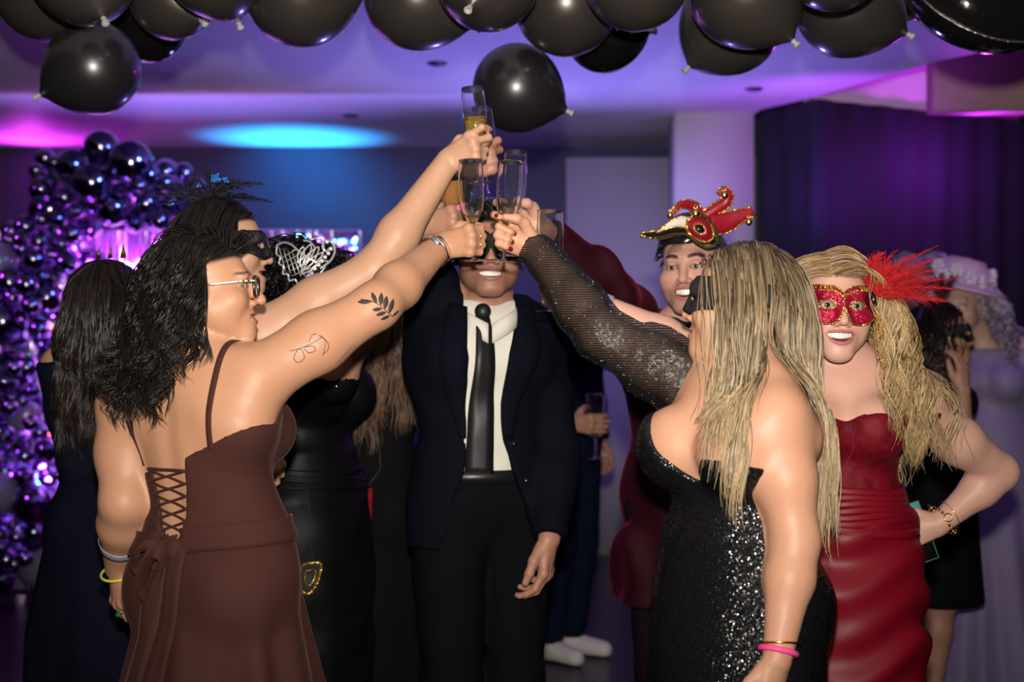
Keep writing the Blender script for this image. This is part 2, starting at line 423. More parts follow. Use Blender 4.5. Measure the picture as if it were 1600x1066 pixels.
for i, (x, y) in enumerate(((W(683, 100, 1)[0] * 6.9, 6.9), (W(548, 180, 1)[0] * 8.5, 8.5), (W(1178, 139, 1)[0] * 7.6, 7.6))):
    v, f = lathe([(0.0, H - 0.012), (0.035, H - 0.012), (0.05, H - 0.004), (0.05, H)], 20); v[:, 0] += x; v[:, 1] += y
    mkobj('ceiling_spotlight', v, f, mat('dark_fitting', (0.06, 0.05, 0.08), 0.4), label='small dark round downlight fitting, switched off, set in the ceiling', category='ceiling light', group='round downlights in the ceiling')
# pleated navy curtain around the stage, corner towards the dance floor
def curtain(path, z0, z1, amp, per):
    P = []
    for (x0, y0), (x1, y1) in zip(path[:-1], path[1:]):
        L_ = math.hypot(x1 - x0, y1 - y0); n = int(L_ / per * 8); nx, ny = (y1 - y0) / L_, -(x1 - x0) / L_
        for i in range(n):
            t = i / n; a = amp * (math.sin(t * L_ / per * 6.283) + 0.5 * math.sin(t * L_ / per * 3.1 + 1)); P.append((x0 + (x1 - x0) * t + nx * a, y0 + (y1 - y0) * t + ny * a))
    P = np.array(P); zs = np.linspace(z0, z1, 6)
    G = np.stack([np.stack([P[:, 0], P[:, 1], np.full(len(P), z)], -1) for z in zs])
    T = np.gradient(P, axis=0); Nn = np.stack([-T[:, 1], T[:, 0], 0 * T[:, 0]], -1); Nn /= np.linalg.norm(Nn, axis=1, keepdims=True)
    return slab(G, np.repeat(Nn[None], 6, 0), 0.008)
v, f = curtain([(1.46, 8.32), (1.68, 7.87), (3.4, 8.80)], 0.0, 2.74, 0.010, 0.22)
mkobj('stage_curtain', v, f, mat('navy_drape_cloth', (0.016, 0.015, 0.034), 0.9, var=0.1), label='tall dark navy pleated curtain around the stage beside the white pillar', category='curtain')
# low brown counter at the right wall
ct = empty('side_counter', (2.40, 6.2, 0), 'dark brown wooden counter behind the lavender gown, mostly cut by the frame', 'counter')
m_cw = mat('brown_counter_wood', (0.10, 0.05, 0.035), 0.4, var=0.4, scale=4, stretch=(1, 1, 8))
mkobj('cabinet_body', *box((2.14, 6.25, 0.0), (2.95, 6.75, 0.90)), m_cw, ct, smooth=False)
mkobj('worktop', *box((2.09, 6.2, 0.90), (3.0, 6.8, 0.95)), mat('counter_top_wood', (0.16, 0.075, 0.05), 0.3, var=0.3, scale=6), ct, smooth=False)
for x in (2.16, 2.55): mkobj('door', *box((x, 6.235, 0.06), (x + 0.36, 6.25, 0.86)), m_cw, ct, smooth=False)

# ------------------------------------------------------------------ balloons under the ceiling
def balloon_profile(r, n=18):
    pr = []
    for i in range(n + 1):
        t = i / n; a = math.pi * t
        rr = r * math.sin(a); z = r * math.cos(a)
        if t > 0.5:
            k = (t - 0.5) / 0.5; z *= 1 + 0.20 * k ** 2.2; rr *= 1 - 0.10 * k ** 1.5
        pr.append((max(rr, 0.0), z))
    pr[0] = (0.0005, r); pr[-1] = (0.006, pr[-1][1] - 0.004)
    return pr
BAL_LABEL = 'black latex party balloon crowded together under the ceiling'
def ceiling_balloon(px, py, rp, d, m, label, group, neck=(0, 0, -1), foil=False):
    r = rp / FPX * d; c = W(px, py, d)
    root = empty('ceiling_balloon', c + np.array([0, 0, -r]), label, 'balloon', group)
    n = nrm(neck); M = frame(nrm(np.cross(n, (0.3, 1, 0.2))), -n)
    v, f = lathe(balloon_profile(r), 36)
    zk = -r * 1.2
    mkobj('balloon_skin', v @ M.T + c, f, m, root)
    v, f = lathe([(0.004, zk + 0.004), (0.006, zk - 0.002), (0.0085, zk - 0.007), (0.006, zk - 0.011), (0.009, zk - 0.018), (0.0115, zk - 0.024), (0.0095, zk - 0.026), (0.003, zk - 0.014)], 14)
    mkobj('knot', v @ M.T + c, f, M_KNOT, root)
    top = c + np.array([0, 0, r * 0.98])
    v, f = tube([top, [top[0], top[1], H]], 0.0005, 4); mkobj('string', v, f, M_STRING, root)
    return root
G1 = 'black balloons crowded under the ceiling'
for px, py, rp, d, nk in ((75, -20, 86, 4.25, (0.9, -0.3, -0.6)), (130, -45, 85, 3.85, (0.45, -0.45, -0.85)), (270, -5, 68, 4.1, (0.75, -0.6, -0.65)), (335, -55, 82, 3.8, (0.2, 0.5, -0.6)),
        (470, -15, 89, 4.0, (0.9, -0.1, 0.1)), (652, -5, 84, 4.1, (0.9, -0.15, -0.5)), (762, -32, 82, 3.8, (-0.25, -0.75, -0.6)), (885, 5, 83, 4.15, (0.4, 0.6, 0.2)),
        (995, -35, 84, 3.8, (0.6, 0.5, 0.1)), (1140, 38, 80, 4.3, (-0.75, -0.2, -0.8)), (1165, -12, 88, 3.9, (0.7, -0.2, -0.8)), (1325, 8, 83, 4.25, (0.85, -0.1, -0.45)),
        (1305, -65, 82, 3.75, (0.1, 0.6, 0.5)), (1408, -32, 66, 4.5, (-0.6, 0.5, 0.1))):
    ceiling_balloon(px, py, rp, d, M_PEARL, BAL_LABEL, G1, nk)
ceiling_balloon(232, 38, 60, 4.5, M_FOIL, 'shiny black balloon half hidden behind the matte ones near the balloon garland', None, (-0.7, -0.3, 0.3))
ceiling_balloon(945, 50, 64, 4.5, M_FOIL, 'shiny black balloon tucked behind the matte ones between the raised flutes and the pillar', None, (0.8, -0.5, -0.1))
ceiling_balloon(145, 106, 74, 4.25, M_BLACK, 'single black balloon hanging lower than the rest near the balloon garland', None, (-0.75, -0.1, -0.42))
ceiling_balloon(808, 138, 70, 4.3, M_BLACK, 'single black balloon hanging low right above the raised champagne flutes', None, (0.88, -0.1, -0.42))
# big black foil balloon with crinkled seam
c = W(1530, -22, 3.95); R0 = 127 / FPX * 3.95
root = empty('foil_balloon', c + np.array([0, 0, -R0]), 'large round black foil balloon with crinkled seam and gold glitter print', 'balloon')
Mf = frame((0.25, -0.75, 0.62), (0, 0.4, 1)); Mf = Mf[:, [0, 2, 1]] * np.array([1, -1, 1])
n, mm = 120, 15; vs, fs = [], []
for i in range(mm + 1):
    a = math.pi * i / mm
    for j in range(n):
        t = j / n * 2 * math.pi; seam = math.exp(-((a - math.pi / 2) / 0.28) ** 2)
        wr = 0.010 * seam * math.sin(t * 45 + 2 * math.sin(t * 7))
        rr = R0 * (abs(math.sin(a)) ** 0.8 + 0.02 * seam); vs.append((rr * math.cos(t), rr * math.sin(t), 0.62 * R0 * math.cos(a) * (1 + 0.02 * math.sin(3 * t)) + wr))
for i in range(mm):
    for j in range(n): fs.append((i * n + j, (i + 1) * n + j, (i + 1) * n + (j + 1) % n, i * n + (j + 1) % n))
mkobj('balloon_skin', np.array(vs) @ Mf.T + c, fs, M_FOIL, root)
v, f = ring(c, Mf[:, 2], R0 * 1.02, 0.008, 90, 5, 0.25); mkobj('seam', v, f, mat('foil_seam', (0.35, 0.33, 0.33), 0.2, 0.9, bump=0.8, bscale=60), root)
fl = []
for k in range(150):
    t = RNG.uniform(3.3, 6.0); a = RNG.uniform(0.75, 1.4)
    rr = R0 * (math.sin(a) ** 0.8 + 0.004); p = np.array([rr * math.cos(t), rr * math.sin(t), 0.625 * R0 * math.cos(a)]) @ Mf.T + c
    fl.append(ball(p, 0.0012 + 0.0014 * RNG.random(), 5, 3))
v, f = jl(fl); mkobj('gold_flecks', v, f, M_GOLD, root)['kind'] = 'stuff'
v, f = tube([c + np.array([0, 0, R0 * 0.7]), [c[0], c[1], H]], 0.0006, 4); mkobj('string', v, f, M_STRING, root)

# ------------------------------------------------------------------ balloon garland and glitter backdrop
gd = 7.55
gar = empty('balloon_garland', W(60, 933, gd), 'tall garland of dark violet chrome balloons arching around the glitter backdrop', 'balloon garland')
base = {}
for nm, mt in (('c', M_CHROME), ('k', M_CLEAR)):
    v, f = lathe(balloon_profile(1.0, 12), 20); me = mkmesh('garland_balloon', v, f); me.materials.append(mt); base[nm] = me
path = interp([(-40, 905), (0, 860), (15, 780), (5, 700), (30, 620), (15, 540), (25, 460), (60, 400), (95, 340), (130, 290), (180, 285), (225, 300), (262, 322), (290, 350), (318, 385), (340, 430)], 400)
placed = []
for k in range(4200):
    i = RNG.integers(0, 400); big = RNG.random() < (0.35 if k < 1400 else 0.02)
    wid = 62 if i < 240 else 52
    off = RNG.normal(0, wid * 0.55, 2); off = np.clip(off, -wid, wid)
    rp = RNG.uniform(25, 38) if big else RNG.uniform(11, 21)
    p = path[i] + off; d = gd + RNG.uniform(-0.28, 0.22)
    c = W(p[0], p[1], d); r = rp / FPX * d
    if c[2] - r * 1.1 < 0.01: continue
    if p[0] > 95 and p[1] > 480: continue
    if all(np.linalg.norm(c - q) > (r + s) * 0.86 for q, s in placed): placed.append((c, r))
    if len(placed) > 260: break
for c, r in placed:
    o = bpy.data.objects.new('balloon', base['k' if (r > 0.095 and RNG.random() < 0.45) else 'c']); COL.objects.link(o); o.parent = gar
    o.location = Vector(c) - gar.location; o.scale = (r, r, r); o.rotation_euler = (RNG.uniform(-2.6, 2.6), RNG.uniform(-2.6, 2.6), 0)
# glitter backdrop
bd = empty('glitter_backdrop', (-2.0, 7.98, 0), 'shimmering violet tinsel backdrop hung with coloured fairy lights behind the balloon garland', 'backdrop')
x0, x1, zt = -2.95, W(566, 0, 7.98)[0], 2.015
mkobj('back_panel', *box((x0, 7.99, 0.0), (x1, 8.02, zt)), mat('violet_cloth', (0.28, 0.16, 0.40), 0.6, var=0.2), bd, smooth=False)
mkobj('rail', *tube([(x0, 7.965, zt), (x1, 7.965, zt)], 0.012, 8), M_SILVER, bd)
mt = mat('violet_tinsel_foil', (0.62, 0.45, 0.80), 0.22, 0.9, var=0.5, scale=30)
vs, fs = [], []
for k in range(620):
    x = x0 + (x1 - x0) * (k + RNG.random()) / 620; y = 7.95 - RNG.random() * 0.03; w = RNG.uniform(0.003, 0.007); ph = RNG.uniform(0, 6.3); tw = RNG.uniform(2, 9)
    b = len(vs)
    for i in range(15):
        z = zt - i / 14 * (zt - 0.02); a = ph + tw * i / 14
        vs += [(x + w * math.cos(a), y + w * math.sin(a), z), (x - w * math.cos(a), y - w * math.sin(a), z)]
        if i: fs.append((b + 2 * i - 2, b + 2 * i - 1, b + 2 * i + 1, b + 2 * i))
o = mkobj('tinsel', vs, fs, mt, bd); o['kind'] = 'stuff'
cols = {'magenta': (1.0, 0.12, 0.85), 'pink': (1.0, 0.45, 0.95), 'violet': (0.45, 0.12, 1.0), 'white': (1.0, 0.85, 0.95), 'red': (1.0, 0.06, 0.10), 'green': (0.1, 1.0, 0.35), 'blue': (0.08, 0.25, 1.0)}
bme = {}
for cn, cc in cols.items():
    v, f = ball((0, 0, 0), 1.0, 8, 6); me = mkmesh('bulb', v, f); me.materials.append(mat('fairy_light_' + cn, cc, emit=cc, estr=16)); bme[cn] = me
def bulb(px, py, cn, r=0.011):
    o = bpy.data.objects.new('bulb', bme[cn]); COL.objects.link(o); o.parent = bd; o.location = Vector(W(px, py, 7.90)) - bd.location; o.scale = (r, r, r)
for k in range(95):
    a = RNG.random(); px = 110 + 330 * a + RNG.normal(0, 12); py = RNG.uniform(405, 505)
    bulb(px, py, random.choice(['magenta', 'magenta', 'pink', 'violet', 'white', 'magenta']), RNG.uniform(0.009, 0.017))
for k in range(85):
    px = RNG.uniform(45, 215); py = RNG.uniform(500, 840)
    bulb(px, py, random.choice(['violet', 'violet', 'magenta', 'red', 'red', 'green', 'blue', 'blue', 'white', 'pink']), RNG.uniform(0.007, 0.012))
for k in range(34):
    px = RNG.uniform(425, 562); py = RNG.uniform(366, 396)
    bulb(px, py, random.choice(['violet', 'blue', 'green', 'blue', 'violet', 'white']), RNG.uniform(0.007, 0.011))

# ------------------------------------------------------------------ people
FEM = dict(sh=(0.160, 1.345), hipw=0.085)
def lin(r, g, b):
    c = np.array([r, g, b]) / 255.0
    return np.where(c <= 0.04045, c / 12.92, ((c + 0.055) / 1.055) ** 2.4)

MCP = [(0.027, 0.084, 0.002), (0.008, 0.089, 0.004), (-0.012, 0.085, 0.002), (-0.029, 0.076, -0.002)]
FINGER_LEN = [(0.041, 0.025, 0.020), (0.046, 0.029, 0.021), (0.042, 0.027, 0.021), (0.033, 0.020, 0.018)]
FINGER_RAD = [[0.0098, 0.0092, 0.0083, 0.0070]] * 3 + [[0.0086, 0.0080, 0.0072, 0.0062]]
GRIP_SPREAD = (3, 0, -2, -4)
class Person:
    def __init__(s, label, px, d, facing, sex='f', st=1.64, w=1.0, q=1.0, a=1.0, bust=1.0, lean=(0, 0), skin=(0.5, 0.27, 0.17), head=None, hf=None, tilt=(0, 0), hs=1.0,
                 smile=0.0, hair=(0.01, 0.008, 0.007), arms=None, hv=0.004, lips=(0.45, 0.13, 0.12), stubble=0.0, vox=0.010, nose=1.0, fine_hands=(True, True)):
        s.nose = nose
        """px,d: where the pelvis stands; facing: (x,y) of the torso; arms: dict R/L -> dict(sh,el,wr, hand=(ydir, zdir, pose))"""
        s.male = sex == 'm'; s.s = st / (1.76 if s.male else 1.65); s.w, s.q, s.a = w, q, a
        s.O = np.array([(px - CX) / FPX * d, d, 0.0]); s.T = frame((facing[0], facing[1], 0)); s.lean = np.array([lean[0], lean[1], 0.0])
        s.bust = bust; s.skin = np.array(skin); s.haircol = np.array(hair); s.smile = smile; s.lips = np.array(lips); s.stubble = stubble; s.hv = hv; s.vox = vox; s.fine = fine_hands
        s.root = empty('person', s.O, label, 'person')
        s.Hc = np.asarray(head, float); s.hs = hs
        hf = nrm(hf); s.Hm = frame(hf)
        ca, sa = math.cos(tilt[0]), math.sin(tilt[0])                                  # roll (towards own right), then pitch up
        Rr = np.array([[ca, 0, sa], [0, 1, 0], [-sa, 0, ca]]); cb, sb = math.cos(tilt[1]), math.sin(tilt[1])
        Rp = np.array([[1, 0, 0], [0, cb, -sb], [0, sb, cb]])
        s.Hm = s.Hm @ Rr @ Rp
        s.arms = arms or {}
        s.build_prims()
    # torso-local (right, forward, up) in a 1.65 m (or 1.76 m) body -> world
    def t(s, l, f, u):
        p = s.O + s.T @ np.array([l * s.s, f * s.s, u * s.s]); k = max(0.0, (u - 0.9) / 0.5); return p + s.lean * k
    def tl(s, P):
        """world -> torso-local arrays l,f,u (metres of the base body)"""
        P = np.asarray(P); u = P[..., 2] / s.s; k = np.maximum(0, (u - 0.9) / 0.5)
        q = P - s.O - s.lean * k[..., None]; q = q @ s.T / s.s
        return q[..., 0], q[..., 1], u
    def h(s, x, y, z): return s.Hc + s.Hm @ (np.array([x, y, z]) * s.hs)
    def hl(s, P): return ((np.asarray(P) - s.Hc) @ s.Hm) / s.hs
    def build_prims(s):
        S, w, q, a = s.s, s.w, s.q, s.a; t = s.t; T = s.T; B = []
        def el(l, f, u, r, k=0.05, tag='torso'): B.append(EL(t(l, f, u), np.array(r) * S, T, k * S, tag))
        def rc(p0, p1, r0, r1, k=0.03, tag='torso'): B.append(RC(p0, p1, r0 * S, r1 * S, k * S, tag))
        if s.male:
            el(0, 0, 0.98, (0.158 * w, 0.115 * q, 0.13)); el(0, 0.01, 1.12, (0.150 * w, 0.108 * q, 0.15)); el(0, 0, 1.29, (0.172 * w, 0.120 * q, 0.18)); el(0, -0.005, 1.40, (0.165 * w, 0.095 * q, 0.09))
            for sg in (-1, 1): el(sg * 0.07 * w, -0.055 * q, 0.93, (0.085 * w, 0.085 * q, 0.10)); el(sg * 0.08 * w, 0.075 * q, 1.33, (0.075, 0.045, 0.06), 0.05)
            nb, shd, hipu, hipw = 1.46, (0.192 * w, 1.435), 0.94, 0.09
        else:
            el(0, -0.005, 0.93, (0.166 * w, 0.112 * q, 0.13)); el(0, 0.022, 1.01, (0.130 * w, 0.090 * q, 0.11), 0.06); el(0, 0, 1.09, (0.122 * w, 0.088 * q, 0.13), 0.06); el(0, -0.004, 1.22, (0.138 * w, 0.098 * q, 0.16), 0.05); el(0, -0.012, 1.325, (0.135 * w, 0.078 * q, 0.085), 0.05)
            for sg in (-1, 1):
                el(sg * 0.078 * w, -0.055 * q, 0.89, (0.085 * w, 0.085 * q, 0.10)); b = s.bust; el(sg * 0.072 * w, 0.082 * q, 1.225, (0.066 * b, 0.062 * b, 0.066 * b), 0.035, 'breast')
            nb, shd, hipu, hipw = 1.375, (0.160 * w, 1.345), 0.88, 0.088
        s.nb = nb
        base = t(0, -0.02, nb); hb = s.h(0, -0.025, -0.055); nr = 0.061 if s.male else 0.047
        rc(base, hb, nr * 1.12, nr, 0.035, 'neck')
        rc(t(0, -0.03, nb - 0.05), t(0, -0.03, nb + 0.05) * 0.6 + hb * 0.4, 0.055, nr * 0.85, 0.045, 'neck')
        for side, sg in (('R', 1), ('L', -1)):
            A = s.arms.get(side, {})
            sh = np.asarray(A.get('sh', t(sg * shd[0], -0.005, shd[1])), float)
            el_ = np.asarray(A.get('el', sh + np.array([0, 0, -0.28 * S]) + T @ np.array([sg * 0.05, -0.03, 0])), float)
            wr = np.asarray(A.get('wr', el_ + np.array([0, 0, -0.24 * S]) + T @ np.array([0, 0.06, 0])), float)
            A.update(sh=sh, el=el_, wr=wr); s.arms[side] = A
            m = 1.1 if s.male else 1.0
            ua, fa, ra = 0.050 * a * m, 0.041 * a * m, 0.0265 * (0.5 + 0.5 * a) * m
            rc(t(sg * 0.05, -0.018, nb + 0.005), sh, 0.045, 0.048 * m, 0.05, 'shoulder')
            rc(t(sg * 0.11 * w, -0.02, shd[1] - 0.10), sh, 0.07, 0.050 * m, 0.05, 'shoulder')
            mid = sh * 0.5 + el_ * 0.5
            rc(sh, mid, ua * 1.08, ua * 1.02, 0.03, 'arm' + side); rc(mid, el_, ua * 1.02, fa * 0.98, 0.03, 'arm' + side)
            fm = el_ * 0.68 + wr * 0.32
            rc(el_, fm, fa * 0.98, fa * 1.0, 0.025, 'arm' + side); rc(fm, wr, fa * 1.0, ra, 0.025, 'fore' + side)
            hd = A.get('hand')
            if hd is None: hd = (nrm(wr - el_) * 0.9 + s.T @ np.array([0, 0.25, -0.2]), s.T @ np.array([sg * 1.0, 0.15, 0]), 'relax')
            y = nrm(hd[0]); z = np.asarray(hd[1], float); z = nrm(z - (z @ y) * y); x = np.cross(y, z) * (-1 if side == 'R' else 1)
            A['M'] = np.stack([x, y, z], 1); A['hsc'] = (1.06 if s.male else 0.95) * A.get('hsc', 1.0)
            s.hand_prims(B, side, wr, A['M'], A['hsc'], hd[2])
        for sg in (-1, 1):
            hp = t(sg * hipw, 0, hipu); kn = t(sg * hipw * 0.95, 0.02, 0.50 if s.male else 0.47); an = t(sg * hipw * 0.9, -0.02, 0.09); to = t(sg * (hipw + 0.015), 0.13, 0.03)
            rc(hp, kn, 0.085 * w, 0.056 * w, 0.04, 'leg'); rc(kn, kn * 0.7 + an * 0.3 - T @ np.array([0, 0.012, 0]), 0.056, 0.054, 0.03, 'leg'); rc(kn * 0.7 + an * 0.3, an, 0.052, 0.034, 0.03, 'leg')
            rc(an - np.array([0, 0, 0.045 * S]), to, 0.035, 0.026, 0.03, 'foot')
        s.head_prims(B); s.B = B
    def head_prims(s, B):
        h, M, k = s.h, s.Hm, s.hs; m = 1.0 if s.male else 0.0; sm = s.smile
        def el(x, y, z, r, kk=0.02, sub=False, tag='head'): B.append(EL(h(x, y, z), np.array(r) * k, M, kk, tag, sub))
        def rc(p, q_, r0, r1, kk=0.012, sub=False): B.append(RC(h(*p), h(*q_), r0 * k, r1 * k, kk, 'head', sub))
        el(0, -0.018, 0.035, (0.074, 0.095, 0.084)); el(0, 0.028, -0.02, (0.061, 0.060, 0.082), 0.03); el(0, 0.034, -0.07, (0.048 + 0.004 * m, 0.048, 0.040), 0.03)
        for g in (-1, 1):
            rc((g * 0.050, 0.0, -0.055 - 0.006 * m), (g * (0.014 + 0.006 * m), 0.072, -0.104), 0.017, 0.016, 0.03)
            el(g * 0.043, 0.061, -0.036 + 0.006 * sm, (0.022 + 0.004 * sm, 0.020 + 0.004 * sm, 0.019), 0.025)
            el(g * 0.074, -0.010, -0.012, (0.006, 0.015, 0.026), 0.006); el(g * 0.048, 0.030, -0.045, (0.020, 0.034, 0.034), 0.03)
        el(0, 0.076, -0.106, (0.021 + 0.004 * m, 0.016, 0.016), 0.02)
        rc((-0.034, 0.079, 0.020), (0.034, 0.079, 0.020), 0.011 + 0.002 * m, 0.011 + 0.002 * m, 0.02)
        for g in (-1, 1): el(g * 0.032, 0.101, -0.001, (0.018, 0.017, 0.012), 0.012, True)
        for g in (-1, 1): el(g * 0.032, 0.0725, -0.002, (0.0150, 0.0145, 0.0130), 0.005)
        for g in (-1, 1): el(g * 0.032, 0.0900, -0.003, (0.0135, 0.0110, 0.0050 - 0.0012 * sm), 0.003, True)
        n = (1.0 + 0.12 * m) * s.nose
        rc((0, 0.084, 0.014), (0, 0.104 + 0.03 * (s.nose - 1), -0.030), 0.0075 * n, 0.0095 * n, 0.014); el(0, 0.1075 + 0.03 * (s.nose - 1), -0.037, (0.0105 * n, 0.0105, 0.0095), 0.008)
        for g in (-1, 1): el(g * 0.0125 * n, 0.095, -0.041, (0.0075 * n, 0.010, 0.0075), 0.006)
        el(0, 0.074, -0.072, (0.030, 0.020, 0.024), 0.02)
        s.mouth_h = 0.0015 + 0.0085 * sm; s.mouth_w = 0.024 + 0.006 * sm
    def mouth(s, x, z):
        zc = -0.073 + (7.0 * s.smile) * x * x + 0.002 * s.smile
        hh = s.mouth_h * np.sqrt(np.clip(1 - (x / s.mouth_w) ** 2, 0, 1)) ** 1.2
        return zc, hh, np.abs(z - zc) - hh
    def head_mod(s, P, f):
        L = s.hl(P); x, y, z = L[..., 0], L[..., 1], L[..., 2]
        near = (y > 0.055) & (np.abs(x) < 0.045) & (z > -0.105) & (z < -0.045)
        zc, hh, e = s.mouth(x, z); we = np.clip(1 - (x / (s.mouth_w + 0.003)) ** 2, 0, 1)
        up = z > zc; lipw = np.where(up, 0.0065, 0.0085) * (0.35 + 0.65 * we)
        bul = 0.0042 * np.exp(-((e - lipw * 0.45) / (lipw * 0.55 + 1e-5)) ** 2) * sstep(0, 0.5, we)
        g = f - np.where(near, bul, 0) * s.hs
        cav = np.maximum(e, np.abs(x) - s.mouth_w) * s.hs
        cav = np.maximum(cav, (0.066 - y) * s.hs)
        if s.smile > 0.05: g = np.where(near, np.maximum(g, -cav), g)
        return g
    def hand_prims(s, B, side, wr, M, k, pose):
        P = lambda p: wr + M @ (np.asarray(p, float) * k)
        tg = 'hand' + side
        def rc(p, q_, r0, r1, kk=0.008): B.append(RC(P(p), P(q_), r0 * k, r1 * k, kk, tg))
        mcp = MCP
        for i, q_ in enumerate(mcp): rc((q_[0] * 0.55, 0.0, 0.0), q_, 0.0160, 0.0102, 0.010); rc((q_[0], q_[1] - 0.002, q_[2] + 0.002), (q_[0], q_[1] + 0.002, q_[2] + 0.002), 0.0108, 0.0104, 0.006)
        rc((0, 0.03, -0.006), (0, 0.07, -0.008), 0.022, 0.018, 0.014)
        fl = pose[1] if isinstance(pose, tuple) else {'relax': [(22, 30, 18), (28, 36, 20), (34, 40, 22), (38, 42, 24)], 'fist': [(68, 88, 50), (72, 90, 50), (76, 92, 52), (80, 92, 52)],
              'bowl': [(40, 62, 40), (44, 64, 40), (48, 66, 42), (54, 70, 44)], 'stem': [(48, 70, 34), (62, 82, 44), (74, 90, 48), (80, 92, 52)],
              'flat': [(6, 10, 6), (8, 10, 6), (8, 12, 8), (10, 14, 8)], 'phone': [(40, 66, 40), (42, 66, 40), (46, 68, 42), (52, 70, 44)], 'hip': [(30, 18, 10), (34, 22, 12), (38, 26, 14), (44, 30, 16)]}[pose]
        ln = FINGER_LEN
        sp = {'flat': (6, 1, -4, -10), 'relax': (5, 1, -3, -8), 'hip': (4, 0, -4, -8)}.get(pose if isinstance(pose, str) else '', GRIP_SPREAD)
        s.tips = getattr(s, 'tips', {}); tips = []; s.segs = getattr(s, 'segs', {}); s.segs[side] = []
        for i in range(4):
            p = np.array(mcp[i]); an = 0.0; r = [0.0098, 0.0092, 0.0083, 0.0070] if i < 3 else [0.0086, 0.0080, 0.0072, 0.0062]
            for j in range(3):
                an += math.radians(fl[i][j]); sx = math.sin(math.radians(sp[i]))
                dr = nrm((sx * math.cos(an), math.cos(an), -math.sin(an))); q_ = p + dr * ln[i][j]
                rc(p, q_, r[j], r[j + 1], 0.004 if j else 0.009); p0 = p; p = q_
                if j == 0: s.segs[side].append((P(p0), P(q_), M @ np.array((0, math.sin(an), math.cos(an)))))
            nz = nrm(np.array((0, math.sin(an), math.cos(an)))); tips.append((P(p0 * 0.30 + p * 0.70 + nz * 0.0062), M @ dr, M @ nz))
        th = pose[2] if isinstance(pose, tuple) else {'phone': [(0.020, 0.020, -0.008), (0.043, 0.045, -0.012), (0.052, 0.072, -0.013), (0.050, 0.097, -0.014)], 'relax': [(0.020, 0.022, -0.010), (0.040, 0.056, -0.020), (0.046, 0.086, -0.026), (0.046, 0.110, -0.034)],
              'fist': [(0.020, 0.020, -0.010), (0.041, 0.048, -0.026), (0.042, 0.074, -0.046), (0.030, 0.092, -0.060)],
              'bowl': [(0.020, 0.020, -0.010), (0.040, 0.044, -0.030), (0.042, 0.066, -0.054), (0.036, 0.088, -0.070)],
              'stem': [(0.020, 0.020, -0.010), (0.042, 0.048, -0.028), (0.046, 0.078, -0.040), (0.040, 0.103, -0.044)],
              'flat': [(0.020, 0.022, -0.010), (0.046, 0.050, -0.014), (0.060, 0.074, -0.016), (0.070, 0.096, -0.020)],
              'hip': [(0.020, 0.020, -0.010), (0.048, 0.040, -0.030), (0.062, 0.060, -0.046), (0.070, 0.080, -0.058)]}[pose]
        for j, r in zip(range(3), ((0.0175, 0.0130), (0.0120, 0.0105), (0.0105, 0.0085))): rc(th[j], th[j + 1], r[0], r[1], 0.008)
        d3 = nrm(np.array(th[3]) - np.array(th[2])); nz = nrm(np.cross(d3, np.array([0.0, 0.55, -0.85])));  nz = nz if nz[0] > 0 else -nz
        tips.append((P(np.array(th[2]) * 0.3 + np.array(th[3]) * 0.7 + nz * 0.0085), M @ d3, M @ nz)); s.tips[side] = tips
    def body(s, mods=(), headvox=None, show_hands=('R', 'L')):
        F = Field(s.B, list(mods)); s.field = F
        FH = Field([p for p in s.B if p.tag in ('head', 'neck')], [s.head_mod]); s.headfield = FH
        s.skinfield = Field([p for p in s.B if not p.tag.startswith('hand')], list(mods))
        parts = []; hv = headvox or s.hv
        # head box in head-local coordinates: everything above the chin/neck cut
        def in_head(C, pad=0.0):
            L = s.hl(C); z = L[:, 2] + 0.45 * L[:, 1]
            return (z > -0.098 - pad) & (np.abs(L[:, 0]) < 0.10 + pad) & (L[:, 2] > -0.145 - pad) & (L[:, 2] < 0.2) & (np.abs(L[:, 1]) < 0.128 + pad)
        hands = {}
        for sd in show_hands:
            wr, M = s.arms[sd]['wr'], s.arms[sd]['M']; bb = [p.bounds() for p in s.B if p.tag == 'hand' + sd]; hands[sd] = (wr, M, np.min([b[0] for b in bb], 0) - 0.004, np.max([b[1] for b in bb], 0) + 0.004)
        def in_hand(C, sd, pad=0.0):
            wr, M, lo, hi = hands[sd]; L = (C - wr) @ M; return (L[:, 1] > 0.006 - pad) & (C > lo - pad).all(1) & (C < hi + pad).all(1)
        v, q = F.mesh(s.vox)
        def keep(C):
            m = ~in_head(C, -0.008)
            for sd in hands: m &= ~in_hand(C, sd, -0.008)
            return m
        parts.append(crop(v, q, keep))
        r = 0.19 * s.hs; v, q = Field(s.B, [s.head_mod]).mesh(hv, s.Hc - r, s.Hc + r); parts.append(crop(v, q, lambda C: in_head(C)))
        for sd in hands:
            wr, M, lo, hi = hands[sd]; pr = [p for p in s.B if p.tag in ('hand' + sd, 'fore' + sd)]; lo = lo - 0.01; hi = hi + 0.01
            v, q = Field(pr).mesh(0.0032 if s.hv < 0.005 else 0.0045, lo, hi); parts.append(crop(v, q, lambda C, sd=sd: in_hand(C, sd)))
        v, q = join(parts)
        col = np.tile(s.skin, (len(v), 1)).astype(float)
        L = s.hl(v); x, y, z = L[:, 0], L[:, 1], L[:, 2]
        nearh = (np.linalg.norm(L, axis=1) < 0.17)
        def mix(m, c): 
            m = np.clip(m * nearh, 0, 1)[:, None]; col[:] = col * (1 - m) + np.asarray(c) * m
        # warmer cheeks and nose
        ck = np.exp(-(((np.abs(x) - 0.043) / 0.02) ** 2 + ((z + 0.036) / 0.018) ** 2)) * (y > 0.03) + 0.6 * np.exp(-((x / 0.014) ** 2 + ((z + 0.038) / 0.014) ** 2)) * (y > 0.08)
        mix(ck * 0.35, s.skin * np.array([1.05, 0.66, 0.62]))
